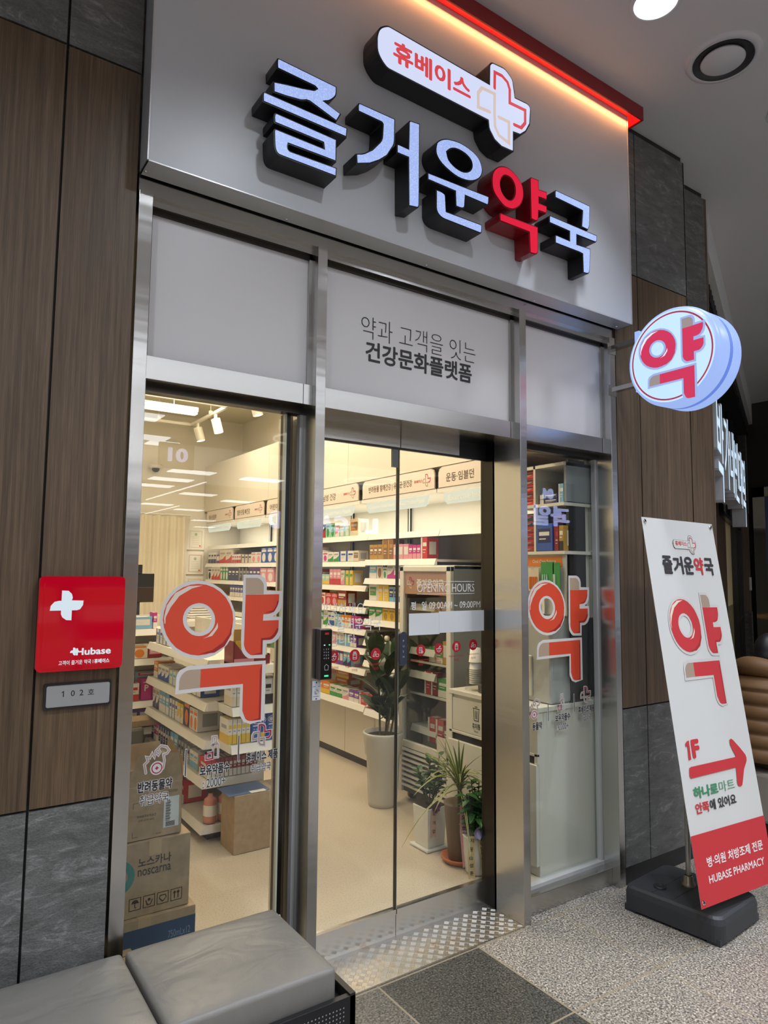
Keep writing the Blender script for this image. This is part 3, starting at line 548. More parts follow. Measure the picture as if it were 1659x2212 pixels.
# ================================================================ signs on the left wall
rs = thing('sign_plate', (-.89, -.03, 1.33), 'glossy red square light box with a white cross on the left wood wall', 'sign')
RS = glow('red acrylic box face', (.44, .0, .010), .62); b_ = nodes(RS)[2]; b_.inputs['Base Color'].default_value = (.22, .0, .008, 1); b_.inputs['Roughness'].default_value = .06; b_.inputs['Coat Weight'].default_value = .6
def rrect(x0, x1, z0, z1, r, n=6):
    o = []
    for cx_, cz_, a0 in ((x1 - r, z1 - r, 0), (x0 + r, z1 - r, 90), (x0 + r, z0 + r, 180), (x1 - r, z0 + r, 270)):
        for k in range(n + 1): a = radians(a0 + 90 * k / n); o.append((cx_ + r * cos(a), cz_ + r * sin(a)))
    return o
MB().shape([rrect(-1.016, -.763, 1.333, 1.627, .014)], LF, .0, .022, BLACKP).build('back_tray', rs)
MB().shape([rrect(-1.016, -.763, 1.333, 1.627, .014)], LF, .022, .044, RS).build('acrylic_face', rs, bevel=.006, seg=3)
MB().shape([rrect(-1.003, -.776, 1.346, 1.614, .012)], LF, .040, .050, RS).build('raised_panel', rs, bevel=.005, seg=3)
PL = [(-0.954,1.583),(-0.935,1.582),(-0.925,1.572),(-0.922,1.561),(-0.924,1.552),(-0.89,1.551),(-0.891,1.537),(-0.899,1.524),(-0.908,1.521),(-0.923,1.521),(-0.923,1.49),(-0.938,1.491),(-0.95,1.5),(-0.954,1.51),(-0.954,1.521),(-0.986,1.521),(-0.984,1.536),(-0.974,1.548),(-0.962,1.551),(-0.954,1.551)]
LW = glow('lit white print on red', (.58, .68, .74), .95)
MB().shape([PL], LF, .0502, .0506, LW).build('white_cross', rs)
MB().text('Hubase', LF, -.905, 1.380, -.801, 1.402, LW, bold=.03, w=.0505).shape([[(-.914 + (a + .954) * .26, 1.3925 + (b - 1.536) * .26) for a, b in PL]], LF, .0502, .0506, LW).build('brand_lettering', rs)
MB().text('고객이 즐거운 약국 I', LF, -.954, 1.352, -.853, 1.366, LW, bold=.01, w=.0505).text('휴베이스', LF, -.850, 1.352, -.804, 1.366, LW, bold=.035, w=.0505).build('small_lettering', rs)
rn = thing('room_number_plate', (-.885, -.01, 1.21), 'silver room number plate reading 102호 under the red light box', 'plate')
MB().shape([rrect(-.985, -.785, 1.212, 1.292, .006)], LF, .0, .010, BLACKP).build('black_frame', rn)
MB().shape([rrect(-.978, -.791, 1.219, 1.285, .006)], LF, .0102, .013, mat('satin silver plate', (.42, .44, .45), .38, .5)).build('silver_face', rn)
t_ = MB()
for k, (c_h, x) in enumerate((('0', -.9075), ('2', -.882), ('호', -.857))): t_.text(c_h, LF, x, 1.249, None, 1.267, INK, bold=.012, w=.0133)
t_.shape([[(-.9305, 1.249), (-.9275, 1.249), (-.9275, 1.267), (-.9298, 1.267), (-.9345, 1.2635), (-.9345, 1.2608), (-.9305, 1.2634)]], LF, .0133, .0133, INK); t_.build('lettering', rn)
bd = MB()
for x, z in ((0, 2), (0, 1), (0, 0), (1, 0), (3, 2), (4, 2), (4, 1), (6, 2), (6, 0), (7, 1), (11, 2), (12, 2), (12, 0), (14, 1), (14, 0)): bd.lathe([(.0012, 0), (.0008, .0008), (0, .001)], None, MATS['satin silver plate'], 6, LF.at(-.903 + x * .0027, 1.232 + z * .0026, .013))
bd.build('braille_dots', rn)
# ================================================================ writing and stickers on the glass
FROST = mat('frosted white vinyl', (.86, .86, .83), .6)
GD = FAC(.2675)
wl = thing('window_lettering', (.86, .267, 1.50), 'frosted OPENING HOURS lettering and opening times on the right sliding door leaf', 'window lettering')
m = MB(); m.text('OPENING HOURS', GD, .676, 1.5535, 1.045, 1.594, FROST, bold=.0); m.rect(GD, .675, 1.045, 1.604, 1.6065, 0, FROST); m.rect(GD, .675, 1.045, 1.543, 1.5455, 0, FROST)
m.text('평', GD, .640, 1.468, .668, 1.508, FROST, bold=.01).text('일', GD, .705, 1.468, .733, 1.508, FROST, bold=.01).text('09:00AM ~ 09:00PM', GD, .750, 1.472, 1.085, 1.505, FROST)
m.build('lettering', wl)
pm = mat('white paper strip', (.74, .76, .78), .7)
tag(MB().slab(GD, .627, .815, 1.348, 1.452, .0005, .0012, pm).build('paper_strip'), 'blank white paper strip, the left one taped across the glass under the opening hours', 'paper')
tag(MB().slab(GD, .810, 1.108, 1.353, 1.458, .0016, .0023, pm).build('paper_strip'), 'wider blank white paper strip, the right one taped under the opening hours', 'paper')
m = MB()
gl = thing('window_lettering', (.3, .267, 1.37), 'frosted greeting 안녕하세요 in three lines on the left sliding door leaf', 'window lettering')
m.text('안녕하세요', GD, .143, 1.452, .373, 1.510, FROST, bold=-.008).text('휴베이스 즐거운약국', GD, .02, 1.380, .466, 1.440, FROST, bold=.0).text('입니다', GD, .195, 1.318, .328, 1.372, FROST, bold=-.008)
m.build('lettering', gl)
RV = mat('deep red round sticker', (.42, .01, .018), .45)
def icon(u, v, kind, words, sub, label):
    t = thing('window_decal', (u, .2668, v - .05), label, 'window decal', 'round red icon decals on the door glass')
    MB().disc(GD, .0275, 0, RV, 32, u=u, v=v).build('red_disc', t)
    k = MB(); W1 = WHITE; f = GD.at(u, v)
    if kind == 'mortar':
        k.stroke([(-.016, .001), (.016, .001)], .002, f, .001, W1); k.stroke([(-.013, 0), (-.011, -.010), (-.004, -.015), (.004, -.015), (.011, -.010), (.013, 0)], .002, f, .001, W1); k.stroke([(-.004, .002), (.006, .014), (.010, .011), (.002, .001)], .002, f, .001, W1); k.stroke([(-.003, -.007), (.003, -.007)], .0018, f, .001, W1); k.stroke([(0, -.010), (0, -.004)], .0018, f, .0012, W1)
    elif kind == 'bottle':
        k.stroke([(-.006, .016), (.006, .016), (.006, .011), (-.006, .011)], .002, f, .001, W1, closed=True); k.stroke([(-.009, .008), (.009, .008), (.009, -.016), (-.009, -.016)], .002, f, .001, W1, closed=True); k.stroke([(-.008, .002), (.008, .002)], .002, f, .001, W1); k.stroke([(-.008, -.009), (.008, -.009)], .002, f, .001, W1)
    elif kind == 'pills':
        k.stroke([(-.016, -.010), (-.006, .012), (.001, .009), (-.009, -.012)], .002, f, .001, W1, closed=True); k.stroke([(0, -.012), (.014, -.012), (.016, -.006), (.014, -.001), (0, -.001)], .002, f, .001, W1, closed=True)
    else:
        k.stroke([(-.010, .014), (.006, .014), (.006, -.012), (-.010, -.012)], .002, f, .001, W1, closed=True)
        for z in (.008, .003, -.002): k.stroke([(-.007, z), (.003, z)], .0014, f, .001, W1)
        k.stroke([(.006, -.002), (.013, -.008), (.006, -.015), (0, -.008)], .002, f, .0012, W1, closed=True)
    k.build('icon', t)
    MB().text(words, GD, u - len(words) * .0030, v - .0535, u + len(words) * .0030, v - .0400, RV).text(sub, GD, u - .0155, v - .0725, u + .0155, v - .0595, RV, bold=.005).build('caption', t)
icon(.213, 1.274, 'mortar', 'Medicines', '의약품', 'round red mortar icon decal on the left door leaf beside the keypad')
icon(.324, 1.273, 'bottle', 'Hygiene Products', '의약외품', 'round red bottle icon decal on the left door leaf, between mortar and pills')
icon(.439, 1.273, 'pills', 'Prescriptions', '처방조제', 'round red pills icon decal on the left door leaf above the rubber plant')
icon(.700, 1.275, 'paper', 'Health Supplements', '건강식품', 'round red document icon decal just right of the PUSH button')
icon(.811, 1.276, 'mortar', 'Medicines', '의약품', 'round red mortar icon decal on the right door leaf under the paper strips')
icon(.924, 1.281, 'bottle', 'Hygiene Products', '의약외품', 'round red bottle icon decal on the right door leaf over the fridge side')
icon(1.036, 1.284, 'pills', 'Prescriptions', '처방조제', 'round red pills icon decal nearest the right door jamb')
HALO = mat('white sticker halo', (.66, .64, .62), .5); TANL = mat('tan line print', (.42, .30, .26), .5); CRIM = mat('crimson print', (.40, .01, .05), .5)
def services(x0, z0, s, where, cut=None):
    t = thing('window_lettering', (x0 + .28 * s, .129, z0 - .18), 'row of three service notes with pet, medicine and cross icons on the %s side window' % where, 'window lettering')
    f = Fr((x0, .1296, z0)); Q = {g: (MB(), MB(), MB()) for g in range(5)}; cur = [0]
    def tx(b_, u, v, w_, h, bold):
        if cut is not None and u < cut: return
        hal, txt, ico = Q[cur[0]]; hal.text(b_, f, u * s, v * s, (u + w_) * s, (v + h) * s, HALO, bold=bold + .085); txt.text(b_, f, (u + .0015) * s, (v + .0015) * s, (u + w_ - .0015) * s, (v + h - .0015) * s, INK, bold=bold, w=.0006)
    if cut is None: tx('반려동물약', 0, -.088, .124, .042, .03); tx('취급약국', .008, -.133, .105, .040, -.004)
    else: tx('동물약', .05, -.088, .074, .042, .03); tx('급약국', .045, -.133, .07, .040, -.004)
    cur[0] = 1; tx('보유약품수', .222, -.064, .118, .042, .03); tx(': 2000+', .235, -.108, .09, .034, -.004)
    cur[0] = 2; tx('휴베이스 제품', .404, -.040, .135, .040, .03); tx('취급약국', .425, -.083, .085, .036, -.004)
    for g, a in ((3, .170), (4, .373)):
        hal, txt, ico = Q[g]; hal.rect(f, (a - .004) * s, (a + .004) * s, (-.055 if a < .2 else -.03) * s, (.045 if a < .2 else .07) * s, 0, HALO); txt.rect(f, (a - .0018) * s, (a + .0018) * s, (-.052 if a < .2 else -.027) * s, (.042 if a < .2 else .067) * s, .0006, INK)
    def st(P, m_, wd=.004):
        hal, txt, ico = Q[cur[0]]; P = [(a * s, b * s) for a, b in P]; hal.stroke(P, wd * s + .006 * s, f, 0, HALO); ico.stroke(P, wd * s, f, .0006, m_)
    cur[0] = 0; hal, txt, ico = Q[0]
    # dog and cat outline with a crimson cross roundel
    st([(.028, -.02), (.022, .01), (.034, .02), (.028, .035), (.040, .030), (.048, .045), (.056, .030), (.060, .052), (.078, .068), (.098, .062), (.108, .048), (.100, .038), (.088, .036), (.092, .015), (.088, -.012)], TANL)
    st([(.062, .045), (.070, .036), (.076, .046), (.070, .056)], TANL, .003)
    hal.disc(f, .024 * s, .0002, HALO, 24, u=.066 * s, v=-.008 * s); ico.disc(f, .019 * s, .0008, CRIM, 24, r0=.0155 * s, u=.066 * s, v=-.008 * s)
    ico.rect(f, .060 * s, .072 * s, -.010 * s, -.006 * s, .0008, CRIM).rect(f, .064 * s, .068 * s, -.014 * s, -.002 * s, .001, CRIM)
    cur[0] = 1; st([(.268, .055), (.268, .075), (.284, .075), (.284, .055), (.292, .045), (.292, -.002), (.272, -.002), (.272, .045), (.280, .055)], TANL, .003); st([(.262, .045), (.290, .045)], TANL, .003)
    st([(.246, .018), (.270, .018), (.270, -.004), (.246, -.004), (.246, .018)], CRIM)
    hal, txt, ico = Q[2]; cross(hal, f, .468 * s, .058 * s, .082 * s, HALO, HALO, .0115 * s); cross(ico, f, .468 * s, .058 * s, .078 * s, CRIM, TANL, .0055 * s, .0006)
    for g, nm in enumerate(('pet_note', 'medicine_note', 'brand_note', 'divider_bar', 'divider_bar')):
        hal, txt, ico = Q[g]; h_ = hal.build(nm, t)
        if txt.v: txt.build('writing', h_)
        if ico.v: ico.build('pictogram', h_)
    return t
services(-.652, .955, 1.0, 'left'); services(1.262, .935, 1.0, 'right', .05)
# door hardware
kp = thing('keypad_lock', (.003, -.02, 1.228), 'tall black keypad with a green light on the middle post', 'keypad')
MB().box(-.024, .030, -.034, -.0005, 1.230, 1.426, mat('dark gunmetal', (.10, .095, .09), .35, .6)).build('casing', kp, bevel=.004)
MB().box(-.018, .028, -.0375, -.034, 1.234, 1.421, mat('glossy black glass', (.006, .006, .008), .08)).build('glass_front', kp)
KF = FAC(-.0378); k = MB()
for r_ in range(4):
    for c_ in range(3): k.text('123456789*0#'[r_ * 3 + c_], KF, -.008 + c_ * .0095, 1.345 - r_ * .0115, None, 1.3505 - r_ * .0115, glow('dim white key light', (.6, .7, .8), .45))
k.rect(KF, -.004, .014, 1.404, 1.412, 0, RV).build('key_digits', kp)
MB().rect(KF, -.004, .014, 1.243, 1.2485, 0, glow('green indicator light', (.05, 1, .35), 1.4)).rect(KF, -.008, -.002, 1.362, 1.366, 0, glow('white indicator light', (.7, .8, 1), 1)).rect(KF, .014, .020, 1.362, 1.366, 0, MATS['green indicator light']).build('indicator_lights', kp)
MB().stroke([(.004, 1.290), (-.004, 1.283), (-.002, 1.268), (.012, 1.268), (.014, 1.283)], .0012, KF, 0, MATS['dim white key light'], closed=True).build('card_mark', kp)
ks = thing('key_switch_plate', (-.02, -.003, 1.15), 'small white OFF ON key switch plate just below the keypad', 'switch plate')
MB().box(-.0375, -.001, -.004, -.0005, 1.150, 1.224, mat('white enamel plate', (.62, .64, .68), .35)).build('plate', ks)
K2 = FAC(-.0042); MB().text('OFF', K2, -.034, 1.2005, -.024, 1.2045, INK, bold=.03).text('ON', K2, -.012, 1.2005, -.005, 1.2045, INK, bold=.03).text('POWER', K2, -.032, 1.1625, -.008, 1.1665, INK, bold=.02).build('lettering', ks)
MB().lathe([(.0085, 0), (.008, .004), (.005, .005), (.0045, .002), (0, .002)], None, CHROME, 20, K2.at(-.0195, 1.184)).build('key_cylinder', ks)
MB().lathe([(.003, 0), (.002, .0015), (0, .0018)], None, BLACKP, 10, K2.at(-.0195, 1.2175)).lathe([(.003, 0), (.002, .0015), (0, .0018)], None, BLACKP, 10, K2.at(-.0195, 1.1555)).build('screws', ks)
pb = thing('push_button', (.582, .25, 1.21), 'slim dark blue PUSH touch switch on the meeting edge of the door leaves', 'switch')
def capsule(u0, u1, v0, v1, n=10):
    r = (u1 - u0) / 2; c = (u0 + u1) / 2
    return [(c + r * cos(pi * k / n), v1 - r + r * sin(pi * k / n)) for k in range(n + 1)] + [(c + r * cos(pi + pi * k / n), v0 + r + r * sin(pi + pi * k / n)) for k in range(n + 1)]
MB().shape([capsule(.562, .602, 1.211, 1.370)], FAC(.267), .0, .020, mat('slate blue plastic', (.035, .042, .065), .35)).build('body', pb, bevel=.003)
k = MB()
for j, ch in enumerate('PUSH'): k.text(ch, FAC(.2465), .578, 1.322 - j * .0245, None, 1.332 - j * .0245, mat('light grey print', (.5, .52, .58), .5), bold=.01)
k.build('lettering', pb)
# ================================================================ banner stand
BO = Vector((1.6329, -.5718, .1689)); BX = Vector((.5994, -.0236, -.0109)); BZ = Vector((.0735, .2874, 1.7706)); BX.normalize(); BZ.normalize(); BZ = (BZ - BX * BZ.dot(BX)).normalized()
BF = Fr(BO, BX, BZ)
bs = thing('banner_stand', (1.885, -.35, 0), 'tall leaning white and red pharmacy banner on a black base by the slate wall', 'banner stand')
BW = mat('matt white banner cloth', (.66, .66, .64), .6); BR = mat('banner red', (.58, .032, .04), .6); BT = mat('banner tan', (.40, .29, .22), .6); BK = mat('banner black', (.035, .03, .035), .6)
nx_, ny_ = 12, 40; vs_ = []; H_ = 1.795
wav = lambda u, v: .006 * sin(v * 5.3 + .6) * (u / .6) ** 2 * (1 if v > .3 else .3) + .010 * (4 * (u / .6) * (1 - u / .6)) * ((v / H_) * (1 - v / H_) * 4) * .3
b = MB(); G = [[(BF(u / nx_ * .6, v / ny_ * H_, -.002)) for u in range(nx_ + 1)] for v in range(ny_ + 1)]
for v in range(ny_):
    for u in range(nx_): b.face([G[v][u], G[v][u + 1], G[v + 1][u + 1], G[v + 1][u]], BW)
b.build('cloth', bs)
MB().rect(BF, .0, .6, .0, .300, .0004, BR).build('red_field', bs)
m = MB(); LP2 = LET['logo']; x_ = [p[0] for p in LP2]; z_ = [p[1] for p in LP2]; sx_ = (.420 - .222) / (max(x_) - min(x_)); sz_ = (1.718 - 1.618) / (max(z_) - min(z_))
f_ = lambda P: [(.222 + (a - min(x_)) * sx_, 1.618 + (b - min(z_)) * sz_) for a, b in P]
m.shape([f_(LP2)], BF, .0006, .0006, BK); 
c0 = (.321, 1.668); m.shape([[(c0[0] + (a - c0[0]) * .975, c0[1] + (b - c0[1]) * .95) for a, b in f_(LP2)]], BF, .0009, .0009, BW); m.build('logo_outline', bs)
m = MB(); m.text('휴베이스', BF, .240, 1.658, .337, 1.684, BR, bold=.03, w=.0012)
m.stroke(f_(LET['s_tan']), .0045, BF, .0012, BT); m.stroke(f_(LET['s_red']), .0045, BF, .0014, BR); m.build('logo_print', bs)
m = MB(); U = [.105, .193, .281, .369, .457, .546]
for j, ch in enumerate('즐거운약국'): m.text(ch, BF, U[j] + .004, 1.508, U[j + 1] - .004, 1.602, BR if ch == '약' else BK, bold=.035, w=.001)
m.build('shop_name', bs)
emblem(BF, .210, 1.247, 1.0, bs, (mat('banner pale edge', (.62, .60, .58), .6), BR, BT, EMH, EMS), w=.0004, sx=.905)
m = MB()
m.shape([[(.072, .620), (.092, .622), (.096, .707), (.080, .705), (.064, .694), (.066, .680), (.079, .686)]], BF, .001, .001, BR).text('F', BF, .108, .624, .168, .709, BR, bold=.05, w=.001)
m.shape([[(.064, .575), (.060, .553), (.066, .540), (.435, .546), (.428, .500), (.424, .476), (.430, .460), (.445, .456), (.462, .460), (.473, .478), (.500, .530), (.534, .566), (.538, .580), (.533, .596), (.500, .630), (.450, .674), (.434, .683), (.420, .678), (.418, .659), (.430, .630), (.451, .597), (.440, .594), (.080, .590), (.068, .586)]], BF, .001, .001, BR); m.build('arrow_and_floor', bs)
GRN = mat('banner green', (.05, .26, .12), .6)
m = MB(); m.text('하나로', BF, .068, .448, .262, .500, GRN, bold=.04, w=.001).text('마트', BF, .272, .452, .400, .500, GRN, bold=-.005, w=.001)
m.text('안쪽', BF, .066, .382, .172, .430, BR, bold=.03, w=.001).text('에 있어요', BF, .178, .384, .392, .432, BK, bold=.03, w=.001); m.build('directions_lettering', bs)
m = MB(); m.text('병·의원 처방조제 전문', BF, .088, .154, .545, .198, WHITE, bold=.02, w=.001).text('HUBASE PHARMACY', BF, .084, .088, .535, .121, WHITE, bold=.012, w=.001); m.build('white_lettering', bs)
m = MB()
for u, v in ((.022, H_ - .022), (.578, H_ - .022), (.022, .022), (.578, .022)):
    m.lathe([(.0105, .0), (.010, .002), (.006, .0025), (.0055, 0)], None, CHROME, 18, BF.at(u, v)); m.tube([BF(u, v, -.01), BF(u, v, .006), BF(u + (.006 if u > .3 else -.006), v + .01, .004)], .0028, BLACKP, 6)
m.build('eyelets', bs)
def base_block():
    b = MB(); c = Vector((1.882, -.362, 0)); a = radians(5)
    ex = Vector((cos(a), sin(a), 0)); ey = Vector((-.12, 1, 0)).normalized()
    def P(u, v, z): return c + ex * u + ey * v + Vector((0, 0, z))
    rings = []
    prof = [(.985, .0), (1.0, .012), (1.0, .085), (.975, .110), (.93, .120)]
    base = rrect(-.205, .205, -.238, .238, .045, 5)
    for s_, z in prof: rings.append([P(u * s_, v * s_, z + (.012 if z < .005 else 0)) for u, v in base])
    n = len(base)
    for k in range(len(rings) - 1):
        for j in range(n): b.face([rings[k][j], rings[k][(j + 1) % n], rings[k + 1][(j + 1) % n], rings[k + 1][j]], DKGREY, True)
    b.face(rings[-1], DKGREY)
    for u in (-.17, .17):
        for v in (-.20, .20): b.box(-.03, .03, -.03, .03, 0, .03, DKGREY, lambda x, y, z, u=u, v=v: P(u + x, v + y, z))
    for v in (-.10, -.0, .10): b.box(-.175, .175, -.006, .006, .117, .1215, DKGREY, lambda x, y, z, v=v: P(x, v + y, z))
    b.lathe([(.030, .121), (.030, .128), (.022, .130), (.018, .124), (0, .124)], P(-.10, .10, 0), BLACKP, 20)
    return b
base_block().build('water_base', bs, bevel=.0)
POLE = mat('grey metal pole', (.40, .38, .34), .3, .9)
pt = BF(.30, .9, -.02); m = MB()
m.lathe([(.034, .118), (.034, .132), (.024, .136), (.024, .165), (.016, .168)], (1.912, -.335, 0), mat('dull brass collar', (.22, .19, .14), .4, .8), 24); m.build('collar', bs)
m = MB().tube([(1.912, -.335, .13), (1.925, -.33, .62), (1.955, -.29, 1.05)], .0125, POLE, 12); m.build('pole', bs)
m = MB(); hub_ = Vector((1.955, -.275, 1.02))
for u, v in ((.022, H_ - .02), (.578, H_ - .02), (.022, .022), (.578, .022)):
    e_ = BF(u, v, -.006); md = (hub_ + e_) / 2 - BF.n * .035; m.tube([hub_, md, e_], .004, POLE, 6)
m.lathe([(.0, -.03), (.022, -.028), (.022, .028), (0, .03)], hub_, BLACKP, 16); m.build('cross_arms', bs)
# ================================================================ bench
bn = thing('bench', (-1.2, -.3, 0), 'low bench with grey leatherette cushions on a black perforated metal frame', 'bench')
def cushion(x0, x1, y0, y1, z0, z1, r=.018):
    b = MB(); nx, ny = 14, 10; top = []
    for j in range(ny + 1):
        row = []
        for i in range(nx + 1):
            u = i / nx; v = j / ny; e = min(u, 1 - u, .12) / .12; g = min(v, 1 - v, .12) / .12
            row.append((x0 + (x1 - x0) * u, y0 + (y1 - y0) * v, z1 + .008 * (1 - (1 - e) ** 2) * (1 - (1 - g) ** 2) - .006))
        top.append(row)
    for j in range(ny):
        for i in range(nx): b.face([top[j][i], top[j][i + 1], top[j + 1][i + 1], top[j + 1][i]], VINYL, True)
    rim = [top[0][i] for i in range(nx + 1)] + [top[j][nx] for j in range(1, ny + 1)] + [top[ny][i] for i in range(nx - 1, -1, -1)] + [top[j][0] for j in range(ny - 1, 0, -1)]
    lo = [(p[0], p[1], z0) for p in rim]; n = len(rim)
    for k in range(n): b.face([lo[k], lo[(k + 1) % n], rim[(k + 1) % n], rim[k]], VINYL)
    b.face(list(reversed(lo)), VINYL); return b
def cush(x0, x1):
    o = cushion(x0, x1, -.500, -.052, .345, .452).build('cushion', bn)
    bmw = o.modifiers.new('weld', 'WELD'); bmw.merge_threshold = .0005
    md = o.modifiers.new('bev', 'BEVEL'); md.width = .014; md.segments = 4; md.limit_method = 'ANGLE'; md.angle_limit = radians(50)
    for p in o.data.polygons: p.use_smooth = True
cush(-.720, -.205); cush(-1.36, -.730); cush(-2.0, -1.37)
fm = MB(); fm.box(-2.02, -.158, -.535, -.515, .06, .372, BLACK); fm.box(-.178, -.158, -.535, -.03, .0, .378, BLACK); fm.box(-2.02, -.158, -.052, -.03, .06, .372, BLACK); fm.box(-2.02, -.165, -.515, -.045, .325, .345, BLACK)
for x in (-.178, -1.1, -2.02): fm.box(x, x + .03, -.53, -.50, 0, .06, BLACK).box(x, x + .03, -.07, -.04, 0, .06, BLACK)
fm.build('frame', bn, bevel=.001)
hm = mat('pale perforation', (.30, .30, .29), .6); h = MB()
for i in range(60):
    for j in range(22): h.disc(Fr((-.20 - i * .012, -.5354, .345 - j * .012)), .0026, 0, hm, 6)
h.build('perforations', bn)
fo = mat('crumpled clear film', (.7, .7, .66), .15); q = MB(); rr = random.Random(3); P0 = [(-.178 + rr.uniform(-.03, .02), -.035 + rr.uniform(-.015, .03), .378 + rr.uniform(0, .028)) for _ in range(16)]
for k in range(14): q.face([P0[k], P0[k + 1], P0[k + 2]], fo)
tag(q.build('plastic_wrapper'), 'small crumpled clear plastic wrapper on the back corner of the bench', 'wrapper')
# ================================================================ ceiling fittings
LD = glow('downlight diffuser', (.90, .94, 1.0), 3.0); TRW = mat('white trim ring', (.7, .7, .72), .4)
ORD = ['first', 'second', 'third', 'fourth', 'fifth', 'sixth', 'seventh', 'eighth', 'ninth', 'tenth', 'eleventh', 'twelfth', 'thirteenth']
names_ = ['bright round downlight nearest the round lit sign, at the top of the picture', 'round downlight at the right edge of the ceiling beyond the air diffuser']
for k, (x, y) in enumerate(DOWN):
    t = thing('downlight', (x, y, 4.33), names_[k] if k < 2 else 'recessed round ceiling downlight over the concourse, %s outward from the shopfront' % ORD[k], 'ceiling light', 'downlights in the concourse ceiling')
    MB().lathe([(.118, .0), (.112, -.005), (.100, -.005), (.098, .004)], (x, y, 4.343), TRW, 40).build('trim_ring', t)
    MB().disc(Fr((x, y, 4.3395), (1, 0, 0), (0, -1, 0)), .098, 0, LD, 36).build('diffuser', t)
ad = thing('air_diffuser', (2.0, -.61, 4.33), 'large round white ceiling air diffuser beside the red canopy corner', 'air diffuser')
MB().lathe([(.185, .0), (.180, -.010), (.150, -.016), (.140, .0)], (2.0, -.61, 4.345), TRW, 56).build('flange', ad)
MB().lathe([(.146, -.012), (.140, .002), (.10, .004), (0, .004)], (2.0, -.61, 4.338), mat('shade-dark duct', (.05, .05, .055), .5), 48).build('throat', ad)  # recess shade put into the throat's near-black colour
MB().lathe([(.100, .004), (.108, -.008), (.100, -.014), (0, -.016)], (1.995, -.61, 4.345 - .012), TRW, 48).build('round_plate', ad)
sp = thing('sprinkler', (4.63, .56, 4.31), 'small sprinkler head on the far right part of the ceiling', 'sprinkler')
MB().lathe([(0, 0), (.045, -.001), (.040, -.012), (.012, -.018), (.012, -.05), (.03, -.052), (0, -.054)], (4.6, .25, 4.345), TRW, 20).build('head', sp)
# half-hidden round wall sticker
tag(MB().disc(FAC(.158), .062, 0, mat('silver foil sticker', (.5, .5, .5), .35, .3), 32, u=2.70, v=2.30).disc(FAC(.157), .054, 0, mat('grey foil print', (.32, .32, .32), .4), 32, u=2.70, v=2.30).build('wall_sticker'), 'silver round sticker half hidden on the set-back wood wall under the blade sign', 'sticker')
# ================================================================ next shop along the curved concourse
A0 = Vector((3.69, .43, 0)); DX = Vector((.9065, .4222, 0)).normalized()
NF = Fr(A0, DX)              # u along the curve, v up, w out to the concourse
def S2(n, mb): return S(n, mb)
WSOF = mat('white soffit paint', (.75, .75, .75), .7)
S('trim_9', MB().slab(NF, -.35, 7.0, 4.02, 4.345, -.35, 0, WSOF).slab(NF, -.35, 7.0, 3.90, 4.02, -.35, -.24, WSOF))
sh = MB().slab(NF, -.35, 7.0, 3.84, 3.93, -.22, -.06, BLACK)
for k in range(56): sh.slab(NF, -.3 + k * .125, -.25 + k * .125, 3.86, 4.0, -.06, -.045, BLACKP)
tag(sh.build('shutter_rail'), 'black toothed shutter rail under the white soffit at far right', 'shutter rail')
S('wall_right', MB().slab(NF, -.35, 3.95, .0, 2.36, -.34, -.26, WOOD).slab(NF, -.35, 3.1, 2.36, 3.9, -.34, -.26, WOOD).slab(NF, 6.2, 7.0, 0, 4.0, -.34, -.1, WOOD).slab(NF, 6.2, 7.02, 0, 1.1, -.34, -.09, STONE).slab(NF, 6.2, 7.02, 2.6, 4.1, -.34, -.09, STONE))
w6 = thing('window_6', NF(4.6, 0, -.28), kind='structure')
YEL = mat('gold tinted wall', (.55, .40, .14), .5); YEL2 = mat('butter yellow panel', (.80, .64, .34), .6); OLV = mat('olive panel', (.26, .23, .10), .6)
MB().slab(NF, 3.1, 6.2, 2.40, 3.85, -.225, -.22, GLASS).build('glass_pane', w6)
MB().slab(NF, 3.95, 4.95, 1.25, 2.36, -.30, -.27, YEL2).slab(NF, 3.95, 4.95, 0, 1.25, -.30, -.268, OLV).slab(NF, 3.1, 6.2, 2.40, 3.85, -.32, -.27, YEL).build('inner_panels', w6)
MB().slab(NF, 5.0, 6.2, 0, 2.36, -.30, -.27, mat('dim shop interior', (.10, .085, .04), .5)).build('dark_bay', w6)
q = MB()
for u in (4.98, 5.35, 6.15): q.slab(NF, u - .03, u + .03, 0, 3.85, -.30, -.20, STEEL_D)
for u in (3.1, 3.7, 4.4): q.slab(NF, u - .02, u + .02, 2.36, 3.85, -.27, -.21, STEEL_D)
for z in (2.34, 3.1): q.slab(NF, 3.1, 6.2, z, z + .05, -.27, -.20, STEEL_D)
q.slab(NF, 5.0, 6.2, 1.0, 1.04, -.26, -.22, mat('gold rail', (.5, .36, .1), .25, 1)).slab(NF, 5.7, 5.74, 0, 2.3, -.26, -.22, MATS['gold rail']); q.build('frame', w6)
S('wall_far', MB().box(9.4, 9.6, -2.4, 6.0, 0, 4.345, mat('dark panelled wall', (.045, .038, .034), .5)).box(9.39, 9.4, -2.4, 6, 2.62, 2.64, BLACK))
q = thing('door_2', (9.3, 2.2, 0), kind='structure')
MB().box(9.30, 9.4, 2.90, 3.08, 0, 3.0, STEEL).box(9.30, 9.4, 1.2, 3.08, 2.85, 3.0, STEEL).build('frame', q); MB().box(9.36, 9.4, 1.2, 2.90, 0, 2.85, mat('dark blue lift door', (.06, .08, .13), .2, .6)).build('leaf', q)
tag(MB().box(9.26, 9.30, 3.14, 3.24, 1.42, 1.62, WHITEP).build('wall_switch'), 'small white wall box on the far dark pillar beside the steel lift door', 'wall box')
S('trim_10', MB().slab(NF, 6.35, 6.6, 0, 4.0, -.09, .0, BLACKP))
